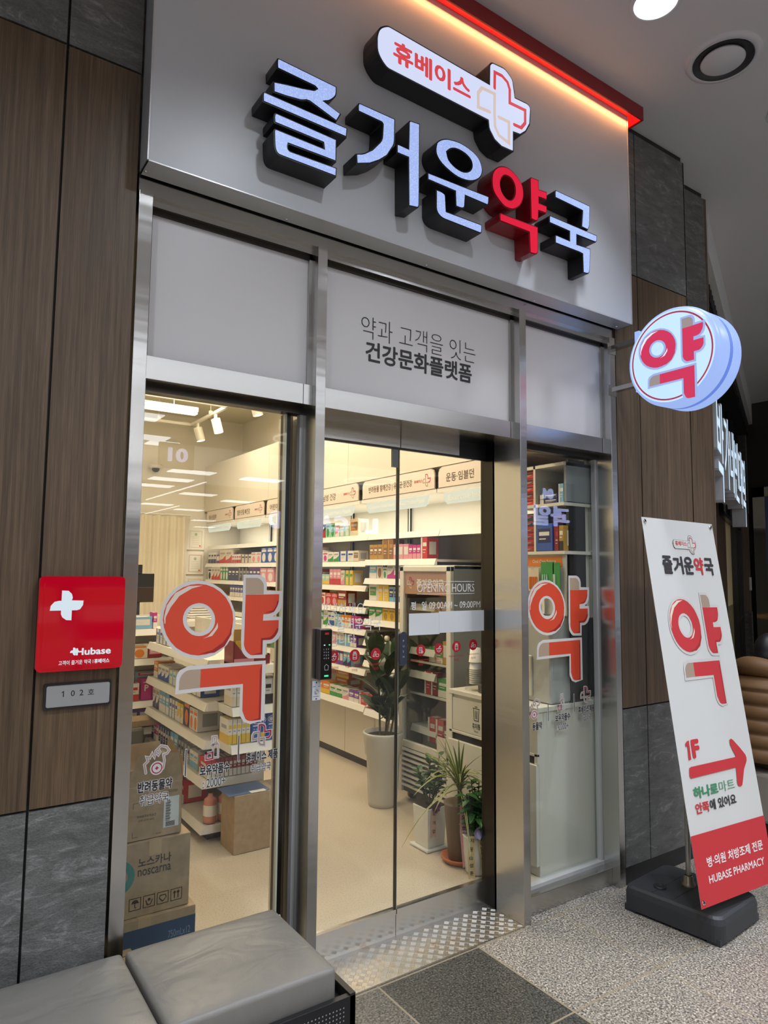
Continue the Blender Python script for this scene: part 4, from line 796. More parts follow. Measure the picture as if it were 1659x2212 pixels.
# white lit letters of the next shop, standing off its front
NL = NF.at(0, 0, -.12); NFc = glow('cold white letter face', (.66, .84, 1.0), .95); NSd = mat('pale grey letter side', (.50, .51, .54), .4)
def far_letter(ch, u0, u1, v0, v1, label):
    t = thing('shop_letter', NL((u0 + u1) / 2, v0), label, 'sign letter', 'white letters on the next shop')
    MB().text(ch, NL, u0, v0, u1, v1, NSd, bold=.02, w=.07, depth=.07).build('letter_side', t); MB().text(ch, NL, u0, v0, u1, v1, NFc, bold=.005, w=.1415).build('lit_face', t)
u = -.42
for k, (ch, w_) in enumerate((('박', .62), ('가', .60), ('네', .58), ('빈', .58), ('대', .58), ('떡', .62))):
    far_letter(ch, u, u + w_ - .06, 2.20 if k in (0, 5) else 2.36, 2.96, ['first tall white lit letter of the next shop, beside the wood wall', 'second white lit letter of the next shop', 'third white lit letter of the next shop', 'fourth white lit letter of the next shop', 'fifth white lit letter, one before the last, of the next shop', 'last and farthest white lit letter of the next shop'][k]); u += w_
# ================================================================ inside the pharmacy: cartons of medicine
PAL = {'white': (.78, .76, .72), 'cream': (.72, .64, .50), 'red': (.55, .03, .03), 'pink': (.75, .30, .38), 'magenta': (.55, .03, .28), 'orange': (.75, .22, .03), 'yellow': (.78, .52, .05), 'green': (.04, .30, .07), 'mint': (.38, .66, .50), 'light blue': (.20, .45, .68), 'blue': (.03, .10, .42), 'navy': (.02, .03, .12), 'purple': (.18, .05, .32), 'brown': (.28, .13, .05), 'gold': (.48, .27, .05), 'black': (.02, .02, .025), 'maroon': (.26, .02, .035), 'grey': (.36, .36, .37)}
def P_(c): return mat(c + ' carton print', PAL[c], .38)
KINDS = {}
def carton_kind(base, acc, st):
    k = (base, acc, st)
    if k in KINDS: return KINDS[k]
    b = MB(); B = P_(base); A = P_(acc); I = P_('grey') if base in ('white', 'cream') else P_('white')
    b.box(0, 1, 0, 1, 0, 1, B); f = Fr((0, 0, 0)); t = Fr((0, 0, 1), (1, 0, 0), (0, 1, 0)); sd = Fr((1, 0, 0), (0, 1, 0)); sl = Fr((0, 1, 0), (0, -1, 0)); e = .004
    def R(fr_, u0, u1, v0, v1, m, w=e): b.rect(fr_, u0, u1, v0, v1, w, m)
    if st == 'band': R(f, 0, 1, .0, .38, A); R(f, .12, .88, .62, .78, A if base == 'white' else I); R(f, .15, .7, .50, .55, I, .008); R(sl, 0, 1, 0, .38, A); R(sl, .2, .8, .6, .75, I)
    elif st == 'disc': b.disc(f, .30, e, A, 20, u=.5, v=.34); R(f, .1, .9, .72, .86, A); R(f, .2, .75, .90, .94, I, .008); R(sl, .2, .8, .2, .8, A)
    elif st == 'panel': R(f, .1, .9, .30, .82, A); R(f, .18, .82, .56, .70, I, .008); R(f, .18, .6, .42, .46, I, .008); R(sl, .15, .85, .3, .85, A)
    elif st == 'swash': b.face([f(0, 0, e), f(1, 0, e), f(1, .62, e), f(.55, .34, e), f(0, .22, e)], A); R(f, .1, .85, .66, .82, I); R(f, .1, .5, .54, .58, I); R(sl, .2, .8, .62, .8, I)
    elif st == 'stripe': R(f, .0, .22, 0, 1, A); R(f, .32, .92, .58, .76, A); R(f, .32, .8, .40, .44, I); R(f, .32, .7, .28, .31, I); R(sl, .7, 1, 0, 1, A)
    R(t, .15, .85, .2, .8, A if st in ('band', 'panel') else I); R(sd, .2, .8, .2, .8, I)
    me_o = b.build('medicine_carton'); me_o.location = (0, 0, 0); me = me_o.data
    for v in me.vertices: v.co += Vector((.5, .5, 0))
    KINDS[k] = me; bpy.data.objects.remove(me_o); return me
ORD = ['first', 'second', 'third', 'fourth', 'fifth', 'sixth', 'seventh', 'eighth', 'ninth', 'tenth', 'eleventh', 'twelfth', 'thirteenth', 'fourteenth', 'fifteenth', 'sixteenth', 'seventeenth', 'eighteenth', 'nineteenth', 'twentieth'] + ['twenty-' + x for x in ('first', 'second', 'third', 'fourth', 'fifth', 'sixth', 'seventh', 'eighth', 'ninth')]
STY = {'band': 'banded', 'disc': 'round-marked', 'panel': 'panelled', 'swash': 'swash-printed', 'stripe': 'striped'}
def carton(p, rz, w, d, h, kind, label, group, cat='medicine box'):
    o = bpy.data.objects.new('medicine_carton', carton_kind(*kind)); COL.objects.link(o); o.location = p; o.rotation_euler = (0, 0, rz); o.scale = (w, d, h)
    return tag(o, label, cat, group)
def row(p0, p1, rz, seq, where, group, seed=1, dep=.10, gap=.004, end='left', rev=False):
    """seq: list of (count, width, height, base, accent, style); laid from p0 towards p1, which run left to right as seen"""
    rr = random.Random(seed); a = Vector(p0); b = Vector(p1); L = (b - a).length; d_ = (b - a).normalized(); x = 0; items = []
    for n_, w, h, base, acc, st in seq:
        for k in range(n_):
            if x + w > L: break
            items.append((x, w, h, base, acc, st)); x += w + gap
    for k, (x, w, h, base, acc, st) in enumerate(items):
        tall = 'tall' if h > 1.5 * w else ('low' if h < .8 * w else 'square')
        q = a + d_ * x + Vector((0, 0, .0005)); dd = min(dep, .16) * rr.uniform(.85, 1)
        carton(q, rz + rr.uniform(-.02, .02), w, dd, h, (base, acc, st), '%s %s carton, %s from the %s on %s' % (tall, base, ORD[k], end, where), group)
Y2 = -pi / 2     # turned to face the middle of the shop (-x)
LIP = mat('white shelf lip', (.80, .78, .74), .4); SHELFM = mat('white shelf', (.74, .71, .66), .5); BACKP = mat('shelf back panel', (.66, .63, .57), .5)
LIPC = WHITE
def bay(y0, y1, zs, label, xf=1.6, xb=2.06, top=2.30, bd=.40):
    t = thing('wall_shelf', (1.85, (y0 + y1) / 2, .1), label, 'shelf unit', 'white wall shelving along the right wall')
    MB().box(xb - .02, xb, y0, y1, .1 if len(zs) > 1 else 1.72, top, BACKP).build('back_panel', t)
    u = MB(); u.box(xb - .045, xb - .018, y0 - .012, y0 + .012, .1 if len(zs) > 1 else 1.72, top, mat('dark upright slot', (.03, .03, .03), .6)); u.box(xb - .05, xb - .045, y0 - .02, y0 - .012, .1 if len(zs) > 1 else 1.72, top, LIPC).build('upright', t)
    for k, (z, x0) in enumerate(zs):
        s_ = MB(); s_.box(x0 + .01, xb - .02, y0 + .004, y1 - .004, z - .022, z - .004, SHELFM)
        s_.raw([(x0 - .012, y0 + .003, z - .045), (x0 + .016, y0 + .003, z - .045), (x0 + .016, y0 + .003, z), (x0 + .006, y0 + .003, z), (x0 - .012, y1 - .003, z - .045), (x0 + .016, y1 - .003, z - .045), (x0 + .016, y1 - .003, z), (x0 + .006, y1 - .003, z)],
                [(0, 1, 2, 3), (7, 6, 5, 4), (0, 3, 7, 4), (3, 2, 6, 7), (0, 4, 5, 1), (1, 5, 6, 2)], LIP)
        s_.build('shelf', t)
    if zs and zs[-1][0] < .7:
        c = MB(); n_ = 2; w = (y1 - y0) / n_
        for k in range(n_): c.box(1.70, 1.72, y0 + w * k + .003, y0 + w * (k + 1) - .003, .16, .56, CREAM)
        c.build('cabinet_door', t); MB().box(1.72, xb, y0, y1, .1, .575, CREAM).box(1.715, 1.73, y0, y1, .1, .16, STEEL_D).build('base_cabinet', t)
    return t
ZB = [(1.945, 1.62), (1.745, 1.585), (1.60, 1.585), (1.43, 1.585), (1.285, 1.585), (1.125, 1.585), (.965, 1.585), (.595, 1.60)]
ZC = [(1.945, 1.62), (1.735, 1.605), (1.54, 1.605), (1.365, 1.605), (1.195, 1.605), (1.045, 1.605), (.885, 1.605), (.61, 1.60)]
bay(.50, 1.262, [(1.945, 1.62)], 'nearest bay of wall shelves, only its top shelf showing above the drinks fridge')
bay(1.262, 2.16, ZB, 'stepped-out bay of wall shelves just left of the drinks fridge')
bay(2.16, 3.06, ZC, 'third bay of wall shelves, behind the rubber plant')
bay(3.06, 3.96, ZC, 'fourth bay of wall shelves, behind the middle post')
bay(3.96, 4.86, ZC, 'fifth bay of wall shelves, seen through the left window')
bay(4.86, 5.80, ZC, 'farthest bay of wall shelves, next to the framed certificates')
G1 = 'medicine cartons on the right wall shelves'
def wrow(y0, y1, z, seq, where, seed, x=1.607, dep=.11): row((x, y1, z), (x, y0, z), Y2, seq, where, G1, seed, dep)
# stepped-out bay
wrow(1.36, 2.12, 1.745, [(3, .055, .115, 'gold', 'brown', 'panel'), (2, .07, .15, 'brown', 'gold', 'stripe'), (3, .06, .11, 'pink', 'white', 'panel'), (3, .045, .10, 'magenta', 'pink', 'band'), (1, .07, .15, 'red', 'white', 'stripe'), (1, .10, .145, 'cream', 'red', 'panel')], 'the upper shelf left of the fridge', 2)
wrow(1.62, 2.12, 1.60, [(1, .10, .11, 'light blue', 'white', 'band'), (1, .08, .125, 'cream', 'brown', 'disc'), (1, .055, .085, 'white', 'green', 'disc'), (2, .085, .115, 'white', 'magenta', 'swash'), (1, .06, .10, 'white', 'green', 'band')], 'the second shelf left of the fridge', 3)
wrow(1.60, 2.12, 1.43, [(1, .11, .125, 'white', 'green', 'panel'), (2, .075, .12, 'yellow', 'white', 'stripe'), (2, .06, .11, 'light blue', 'navy', 'panel'), (2, .06, .11, 'white', 'blue', 'band')], 'the third shelf left of the fridge', 4)
wrow(1.60, 2.12, 1.285, [(2, .09, .09, 'green', 'white', 'swash'), (2, .08, .09, 'yellow', 'gold', 'disc'), (3, .07, .10, 'orange', 'yellow', 'disc')], 'the fourth shelf left of the fridge', 5)
wrow(1.55, 2.14, .965, [(3, .045, .08, 'navy', 'white', 'band'), (5, .06, .07, 'purple', 'white', 'stripe')], 'the sixth shelf left of the fridge', 6)
# dark bottles lying on the fifth shelf
for k in range(3):
    t = thing('bottle', (1.60, 2.02 - k * .085, 1.128), 'dark cream-capped bottle lying down, %s of three left of the fridge' % ('left', 'middle', 'right')[k], 'bottle', 'dark bottles lying on the wall shelf')
    c0 = Vector((1.60, 2.02 - k * .085, 1.158)); F1 = Fr(c0, (0, -1, 0)); MB().lathe([(.014, .0), (.018, -.02), (.031, -.04), (.031, -.15), (0, -.15)], None, mat('dark brown bottle', (.02, .015, .015), .15), 20, F1).build('body', t); MB().lathe([(0, .018), (.019, .017), (.019, -.006), (0, -.006)], None, mat('cream cap', (.75, .70, .58), .4), 20, F1).build('cap', t)
# third bay (seen left of the stepped-out one)
wrow(2.30, 3.03, 1.945, [(1, .14, .12, 'black', 'red', 'swash'), (2, .08, .125, 'mint', 'green', 'disc'), (1, .07, .10, 'pink', 'white', 'swash'), (2, .08, .09, 'mint', 'white', 'disc'), (1, .13, .14, 'cream', 'brown', 'panel')], 'the top shelf above the rubber plant', 7, 1.64)
wrow(2.22, 3.03, 1.735, [(1, .10, .13, 'cream', 'orange', 'band'), (1, .05, .10, 'white', 'magenta', 'band'), (1, .09, .085, 'white', 'magenta', 'disc'), (2, .09, .08, 'white', 'green', 'swash'), (2, .11, .085, 'white', 'blue', 'stripe'), (1, .08, .085, 'cream', 'brown', 'panel')], 'the second shelf above the rubber plant', 8)
wrow(2.22, 3.03, 1.54, [(1, .13, .13, 'red', 'pink', 'swash'), (2, .07, .085, 'mint', 'yellow', 'band'), (3, .06, .13, 'pink', 'red', 'band'), (1, .06, .12, 'cream', 'pink', 'swash'), (2, .06, .12, 'yellow', 'green', 'stripe')], 'the third shelf above the rubber plant', 9)
wrow(2.22, 3.03, 1.365, [(1, .11, .13, 'maroon', 'pink', 'panel'), (1, .10, .10, 'white', 'red', 'disc'), (2, .10, .10, 'red', 'pink', 'disc'), (1, .14, .13, 'maroon', 'gold', 'band')], 'the fourth shelf above the rubber plant', 10)
wrow(2.22, 3.03, 1.195, [(2, .09, .11, 'green', 'white', 'band'), (1, .08, .12, 'cream', 'green', 'swash'), (2, .05, .11, 'white', 'blue', 'band'), (2, .05, .10, 'light blue', 'white', 'stripe'), (3, .05, .10, 'orange', 'white', 'band'), (3, .045, .10, 'magenta', 'purple', 'band')], 'the fifth shelf above the rubber plant', 11)
wrow(2.22, 3.03, 1.045, [(2, .09, .11, 'cream', 'red', 'band'), (3, .07, .10, 'pink', 'white', 'stripe'), (2, .06, .11, 'cream', 'light blue', 'band'), (2, .045, .09, 'light blue', 'mint', 'panel'), (2, .045, .09, 'purple', 'white', 'band')], 'the sixth shelf above the rubber plant', 12)
wrow(2.22, 3.03, .885, [(3, .055, .12, 'navy', 'light blue', 'band'), (2, .05, .12, 'blue', 'white', 'stripe'), (2, .06, .11, 'white', 'red', 'band'), (2, .055, .11, 'purple', 'white', 'panel'), (2, .06, .11, 'light blue', 'navy', 'swash')], 'the seventh shelf above the rubber plant', 13)
row((1.63, 3.0, .61), (1.63, 1.70, .60), Y2, [(2, .12, .10, 'orange', 'yellow', 'band'), (2, .10, .09, 'white', 'green', 'band'), (1, .10, .09, 'white', 'pink', 'swash'), (2, .075, .09, 'purple', 'white', 'band'), (2, .10, .09, 'red', 'white', 'stripe'), (1, .10, .07, 'white', 'green', 'panel')], 'the lowest wall shelf above the cream doors', G1, 14)
for k in range(3): carton((1.76, 2.90 - .02 * k, .612 + .062 * k), Y2, .20, .16, .058, ('orange', 'yellow', 'band'), 'orange flat carton, %s of the stack at the back of the lowest wall shelf' % ('bottom', 'middle', 'top')[k], G1)
# far bays seen through the left window
wrow(3.40, 5.72, 1.735, [(3, .085, .13, 'white', 'navy', 'band'), (1, .10, .10, 'purple', 'white', 'panel'), (2, .19, .15, 'cream', 'red', 'swash'), (4, .06, .095, 'white', 'red', 'band'), (3, .09, .09, 'cream', 'navy', 'stripe'), (2, .12, .11, 'white', 'pink', 'disc'), (3, .14, .15, 'blue', 'white', 'disc'), (3, .09, .12, 'cream', 'gold', 'band')], 'the second shelf of the far wall rack', 15)
wrow(3.40, 5.72, 1.54, [(1, .12, .14, 'white', 'black', 'disc'), (3, .09, .15, 'white', 'red', 'swash'), (3, .08, .15, 'green', 'white', 'disc'), (3, .10, .15, 'navy', 'black', 'panel'), (3, .09, .14, 'black', 'grey', 'stripe'), (3, .09, .15, 'purple', 'navy', 'panel'), (2, .16, .14, 'pink', 'white', 'disc')], 'the third shelf of the far wall rack', 16)
wrow(3.40, 5.0, 1.365, [(6, .07, .12, 'blue', 'white', 'band'), (2, .07, .12, 'cream', 'navy', 'panel'), (3, .08, .12, 'pink', 'navy', 'band'), (4, .08, .09, 'white', 'red', 'stripe')], 'the fourth shelf of the far wall rack', 17)
wrow(3.40, 3.95, 1.195, [(4, .09, .11, 'cream', 'orange', 'band')], 'the fifth shelf of the far wall rack', 18)
# category boards over the shelves
PB = mat('pale peach board', (.80, .70, .62), .4); PBE = mat('board edge', (.6, .5, .42), .4); BRN = mat('dark brown lettering', (.09, .055, .03), .5); CRD = mat('crimson small logo', (.5, .02, .06), .5); LITG = glow('lit glass lip', (.95, 1.0, .88), .55)
def board(y1, y0, ko, en, label, f_=.5, gx=.1, gw=.3):
    fr_ = SHF(1.585); u0, u1 = -y1, -y0
    t = thing('category_board', (1.59, (y0 + y1) / 2, 2.10), label, 'shelf sign', 'category boards over the wall shelves')
    P = [(u0, 2.225), (u1, 2.225), (u1, 2.33), (u1 - .012, 2.355), (u1 - .04, 2.368), (u0 + .04, 2.368), (u0 + .012, 2.355), (u0, 2.33)]
    MB().shape([P], fr_, -.008, .0, PBE).shape([[(a + (.005 if a < (u0 + u1) / 2 else -.005), c - .004 if c > 2.3 else c + .002) for a, c in P]], fr_, .0005, .0005, PB).build('panel', t)
    L = u1 - u0; m = MB(); m.text(ko, fr_, u0 + gx * L, 2.258, u0 + (gx + gw) * L, 2.318, BRN, bold=.012, w=.0012); m.build('korean_lettering', t)
    c = MB(); c.text('휴베이스', fr_, u1 - .235, 2.282, u1 - .135, 2.304, CRD, bold=.02, w=.0012); cross(c, fr_, u1 - .088, 2.292, .085, CRD, EMT, .007, .0012); c.build('logo', t)
    g = MB(); Q = [(u0 + .06, 2.185), (u1 - .06, 2.185), (u1 - .07, 2.13), (u1 - .10, 2.108), (u0 + .10, 2.108), (u0 + .07, 2.13)]
    g.shape([Q], fr_, -.003, .001, LITG); g.build('lit_strip', t)
    MB().text(en, fr_, u0 + .11, 2.130, u1 - .11, 2.168, mat('white raised lettering', (.9, .9, .86), .4), bold=.02, w=.003).build('english_lettering', t)
    MB().box(1.588, 2.05, max(y0 - .015, .53), y1 + .015, 2.195, 2.222, LIP).build('valance', t)
board(1.235, .535, '운동·임블던', 'Exercise·Imbledon', 'shelf sign board reading 운동·임블던, nearest the right door jamb', gx=.12, gw=.40)
board(2.20, 1.275, '반려동물 함께건강 | 유산균·장건강', 'Companion Animal Health · Probiotics·Intestine Health', 'long shelf sign board about 반려동물, above the fridge', gx=.10, gw=.62)
board(3.12, 2.26, '여성·남성 건강', "Women's Health·Men's Health", 'shelf sign board ending in 성 건강, just right of the middle post', gx=.18, gw=.40)
board(4.02, 3.18, '어린이 건강', 'Children Health', 'shelf sign board reading 어린이, cut by the left window frame', gx=.1, gw=.42)
board(4.86, 4.08, '혈관·관절·뼈건강', 'Vascular Health·Joint·Bone Health', 'middle shelf sign board of the left window, about 혈관', gx=.09, gw=.45)
board(5.76, 4.92, '약사 상담약', 'Pharmacy Care', 'farthest shelf sign board, next to the certificates', gx=.09, gw=.30)
# ---------------------------------------------------------------- drinks fridge
fg = thing('drinks_fridge', (1.78, 1.28, .1), 'tall white glass-door fridge with a grey side behind the right door leaf', 'fridge')
FW = mat('fridge white enamel', (.72, .70, .63), .35); FS = mat('fridge grey side', (.36, .38, .38), .45)
b = MB(); b.box(1.53, 2.05, 1.000, 1.010, .16, 1.695, FS); b.box(1.53, 2.05, 1.553, 1.56, .16, 1.695, FW); b.box(1.53, 2.05, 1.0, 1.56, 1.67, 1.697, FW); b.box(2.03, 2.05, 1.0, 1.56, .16, 1.68, FW); b.box(1.53, 2.05, 1.0, 1.56, .16, .44, FW)
b.build('cabinet', fg, bevel=.004); MB().box(2.02, 2.028, 1.012, 1.55, .44, 1.67, mat('dim-toned fridge liner', (.12, .12, .115), .4)).box(1.56, 2.02, 1.546, 1.552, .44, 1.67, MATS['dim-toned fridge liner']).box(1.56, 2.02, 1.0105, 1.014, .44, 1.67, MATS['dim-toned fridge liner']).build('liner', fg)  # liner puts the dimness inside the fridge into its dark colour
FD = SHF(1.498); q = MB()
for u0, u1, v0, v1 in ((-1.56, -1.515, .46, 1.69), (-1.045, -1.0, .46, 1.69), (-1.56, -1.0, 1.655, 1.69), (-1.56, -1.0, .46, .505)): q.slab(FD, u0, u1, v0, v1, -.03, 0, FW)
dr = q.build('door', fg, bevel=.004); MB().slab(FD, -1.515, -1.045, .505, 1.655, -.02, -.016, GLASS).build('door_glass', dr)
MB().rect(FD, -1.515, -1.045, 1.50, 1.655, -.012, mat('taupe sign film', (.40, .24, .17), .5)).build('header_panel', fg)
m = MB(); m.text('즐거운약국', FD, -1.375, 1.545, -1.08, 1.605, mat('cream print', (.75, .66, .56), .5), bold=.025, w=-.010); cross(m, FD, -1.445, 1.578, .075, CRD, mat('pale tan line', (.6, .48, .4), .5), .007, -.010); m.build('header_lettering', fg)
g = MB()
for k in range(7): g.slab(FD, -1.525, -1.035, .20 + k * .034, .214 + k * .034, -.02, .0, FW)
g.slab(FD, -1.56, -1.0, .16, .45, -.032, -.020, mat('dark grille gap', (.08, .075, .07), .6)).slab(FD, -1.56, -1.52, .16, .45, -.03, 0, FW).slab(FD, -1.04, -1.0, .16, .45, -.03, 0, FW).slab(FD, -1.56, -1.0, .435, .455, -.03, 0, FW); g.build('louvre_grille', fg)
for z in (1.27, 1.04, .82): MB().box(1.60, 2.02, 1.02, 1.545, z - .006, z - .002, mat('dim-toned wire shelf', (.10, .10, .095), .4)).box(1.585, 1.60, 1.02, 1.545, z - .014, z - .001, FW).build('shelf', fg)  # shelf tops coloured dark for the dim inside, lips left bright
for y in (1.06, 1.50): MB().lathe([(0, -.015), (.035, -.015), (.035, .015), (0, .015)], None, BLACKP, 20, Fr((1.58, y, .135), (1, 0, 0))).build('castor', fg)
MB().slab(FD, -1.135, -1.05, .46, .60, .0, .001, mat('paper notice', (.68, .62, .56), .6)).build('notice', fg)
G2 = 'cartons inside the drinks fridge'
FRG = 'shelf inside the fridge'
def frow(y1, y0, z, seq, w_, sd_, x=1.60): row((x, y1, z), (x, y0, z), Y2, seq, w_, G2, sd_, .09)
frow(1.33, 1.06, 1.272, [(1, .10, .17, 'yellow', 'white', 'disc'), (1, .10, .17, 'red', 'cream', 'disc')], 'the top shelf inside the fridge', 21)
frow(1.35, 1.04, 1.042, [(2, .07, .10, 'green', 'white', 'band'), (2, .075, .15, 'gold', 'white', 'panel')], 'the middle shelf inside the fridge', 22)
frow(1.40, 1.05, .822, [(1, .07, .15, 'red', 'white', 'stripe'), (1, .07, .15, 'maroon', 'white', 'stripe'), (1, .10, .12, 'green', 'white', 'band')], 'the lower shelf inside the fridge', 23)
frow(1.36, 1.05, .51, [(2, .08, .16, 'red', 'white', 'stripe'), (2, .06, .13, 'maroon', 'white', 'band')], 'the floor of the fridge', 24)
# ---------------------------------------------------------------- waste cabinet with machine
tc = thing('waste_cabinet', (1.63, .5, .1), 'cream waste bin cabinet with a bin pictogram beside the right door jamb', 'cabinet')
TCW = mat('cabinet white', (.72, .70, .62), .4); b = MB(); b.box(1.372, 2.03, .152, .868, .925, .950, TCW); b.box(1.39, 2.03, .158, .862, .101, .925, TCW); b.box(1.376, 1.39, .155, .178, .66, .925, TCW); b.box(1.376, 1.39, .84, .865, .66, .925, TCW); b.box(1.376, 1.39, .155, .865, .70, .715, TCW)
b.build('body', tc, bevel=.002)
MB().box(1.380, 1.392, .18, .838, .718, .905, mat('flap white', (.66, .65, .58), .4)).build('flap', tc); MB().box(1.384, 1.392, .158, .862, .662, .698, BLACK).build('gap_shade_strip', tc)  # solid black strip paints in the shade of the open gap
MB().box(1.366, 1.388, .157, .863, .155, .660, TCW).build('door', tc, bevel=.002); MB().box(1.40, 1.41, .16, .86, .1, .13, STEEL_D).build('plinth', tc)
TF = SHF(1.3795); m = MB(); c_ = -.628
m.stroke([(c_ - .022, .862), (c_ - .018, .800), (c_ + .018, .800), (c_ + .022, .862)], .004, TF, .0004, INK); m.stroke([(c_ - .028, .868), (c_ + .028, .868)], .004, TF, .0004, INK); m.stroke([(c_ - .009, .878), (c_ + .009, .878)], .004, TF, .0004, INK)
for a in (-.008, 0, .008): m.stroke([(c_ + a, .855), (c_ + a * .8, .812)], .003, TF, .0006, INK)
m.text('휴지통', TF, c_ - .034, .752, c_ + .034, .785, INK, bold=.01, w=.0005).text('TRASH', TF, c_ - .017, .733, c_ + .017, .743, INK, w=.0005); m.build('bin_pictogram', tc)
S('trim_11', MB().box(1.652, 1.79, .162, .18, .1, 2.29, mat('dark end panel', (.018, .018, .018), .3)).box(1.79, 1.88, .17, .2, .1, 2.32, CREAM))
mc = thing('water_machine', (1.65, .34, .951), 'pale grey water machine on the waste cabinet behind the right window', 'machine')
MG = mat('pale grey plastic', (.46, .47, .46), .35); MB().box(1.50, 1.95, .170, .485, .952, 1.415, MG).build('body', mc, bevel=.012); MB().box(1.488, 1.502, .30, .48, .98, 1.20, mat('light tray', (.62, .60, .52), .4)).build('dispenser_bay', mc, bevel=.006); MB().box(1.52, 1.60, .1685, .1700, 1.08, 1.18, mat('faint label', (.42, .43, .42), .5)).build('rating_label', mc)
cf = thing('receipt_machine', (1.5, .52, .95), 'dark grey desktop machine on the cream cabinet against the black door jamb', 'machine')
b = MB(); b.box(1.42, 1.66, .495, .66, .952, 1.00, mat('dark taupe plastic', (.10, .09, .085), .4)); b.box(1.47, 1.62, .495, .57, 1.0, 1.22, MATS['dark taupe plastic']); b.build('body', cf, bevel=.006); MB().box(1.462, 1.470, .50, .56, 1.05, 1.10, WHITEP).build('label', cf)
cu = thing('cup_stack', (1.47, .70, .95), 'tower of white paper cups in a crumpled plastic sleeve on the cream cabinet', 'cups')
m = MB(); 
for k in range(8): m.lathe([(.031, .012 * k + .06), (.036, .012 * k), (.038, .012 * k + .002)], (1.47, .735, .99), mat('paper cup white', (.80, .77, .72), .6), 24)
m.lathe([(0, .21), (.030, .21), (.039, .13), (.041, .128)], (1.47, .735, .99), MATS['paper cup white'], 24); m.build('cups', cu)
rr = random.Random(5); m = MB(); m.lathe([(.055 + rr.uniform(-.008, .008) if k else .065, .0 + k * .016) for k in range(9)], (1.47, .735, .952), glass_mat('crinkled sleeve', (.93, .93, .90)), 14, smooth=False); m.build('sleeve', cu)
tag(MB().lathe([(0, 0), (.03, 0), (.03, .12), (.022, .13), (.022, .145), (0, .145)], (1.555, .698, .9505), P_('gold'), 20).build('canister'), 'yellow and black canister behind the paper cups', 'canister')
# ---------------------------------------------------------------- open shelf by the right window
os_ = thing('open_shelf', (1.85, .3, 1.42), 'cream open shelf of dark boxes seen through the right window', 'shelf')
b = MB()
for z in (1.775, 2.045, 2.27): b.box(1.60, 2.05, .15, .52, z - .018, z, CREAM)
b.box(1.60, 2.05, .36, .375, 1.775, 2.27, CREAM); b.box(2.03, 2.05, .15, .52, 1.42, 2.27, BACKP); b.box(1.62, 2.05, .15, .165, 2.05, 2.27, mat('grey glass end', (.25, .27, .27), .2)); b.build('carcass', os_)
G3 = 'dark boxes on the open shelf by the right window'
for k in range(5): carton((1.62, .512 - .002 * (k % 2), 2.047 + k * .040), Y2, .125, .2, .038, ('maroon' if k % 2 else 'red', 'black', 'stripe'), 'red and black flat box, %s up in the left stack on the top open shelf' % ORD[k], G3)
for k in range(2): carton((1.62, .345, 2.047 + k * .028), Y2, .13, .2, .026, ('navy', 'white', 'stripe'), 'navy flat box, %s of two under the reflected 04 on the open shelf' % ('lower', 'upper')[k], G3)
carton((1.62, .205, 2.047), Y2, .035, .18, .105, ('light blue', 'white', 'stripe'), 'pale blue upright box at the right end of the top open shelf', G3)
for k in range(6): carton((1.62, .512 - .002 * (k % 2), 1.777 + k * .037), Y2, .12, .2, .035, ('black' if k > 3 else 'maroon', 'red', 'stripe'), 'maroon flat box, %s up in the left stack on the lower open shelf' % ORD[k], G3)
carton((1.60, .356, 1.777), Y2, .118, .09, .155, ('blue', 'navy', 'panel'), 'big navy gift box standing on the lower open shelf', G3)
for k in range(2): carton((1.70, .354, 1.777 + k * .03 + .16), Y2, .12, .16, .028, ('maroon', 'black', 'stripe'), 'dark maroon flat box, %s of two behind the big navy gift box' % ('lower', 'upper')[k], G3)
for k in range(2): carton((1.61, .232 - .035 * k, 1.777), Y2, .03, .16, .14, (('maroon', 'red', 'stripe'), ('gold', 'black', 'band'))[k], ('thin maroon upright box right of the big navy gift box', 'thin gold upright box at the right end of the lower open shelf')[k], G3)
oc = thing('hook_display', (1.62, .33, 1.42), 'peg display of tooth care packs with an orange Oral Care System header', 'display')
OF = SHF(1.615); MB().slab(OF, -.52, -.155, 1.42, 1.755, -.01, 0, mat('grey peg panel', (.55, .53, .48), .5)).build('back_board', oc)
MB().rect(OF, -.52, -.18, 1.690, 1.745, .001, P_('orange')).build('header', oc); MB().text('Oral Care System', OF, -.40, 1.703, -.225, 1.728, WHITE, bold=.005, w=.002).build('header_lettering', oc)
def pack(y, z, w, h, c1, c2, lab, n=5):
    t = thing('hanging_pack', (1.60, y, z), lab, 'pack', 'tooth care packs hanging on the peg display'); f = SHF(1.592).at(-y, z)
    MB().slab(f, -w / 2, w / 2, 0, h, -.003, 0, c1).build('card', t); m = MB()
    for k in range(n): m.slab(f, -w * .36 + k * w * .16, -w * .36 + k * w * .16 + w * .07, h * .08, h * .62, .0002, .006, c2)
    m.build('picks', t); MB().tube([f(0, h * .95, -.02), f(0, h * .95, .012), f(0, h, .014)], .0018, CHROME, 6).build('hook', t)
pack(.475, 1.54, .07, .13, P_('white'), P_('light blue'), 'white pack of blue dental picks hanging on the left of the peg display')
pack(.375, 1.55, .08, .13, P_('cream'), P_('orange'), 'cream pack of orange dental picks hanging in the middle of the peg display')
pack(.270, 1.53, .095, .185, P_('green'), P_('mint'), 'large green pack hanging on the right of the peg display', 3)
pack(.205, 1.54, .05, .17, P_('green'), P_('white'), 'narrow green pack hanging at the right edge of the peg display', 2)
pack(.335, 1.425, .08, .095, P_('white'), P_('pink'), 'white pack of pink brushes seen through the ring of the right window emblem', 4)
pack(.475, 1.425, .06, .10, P_('white'), P_('black'), 'small black and white pack low on the left of the peg display', 2)
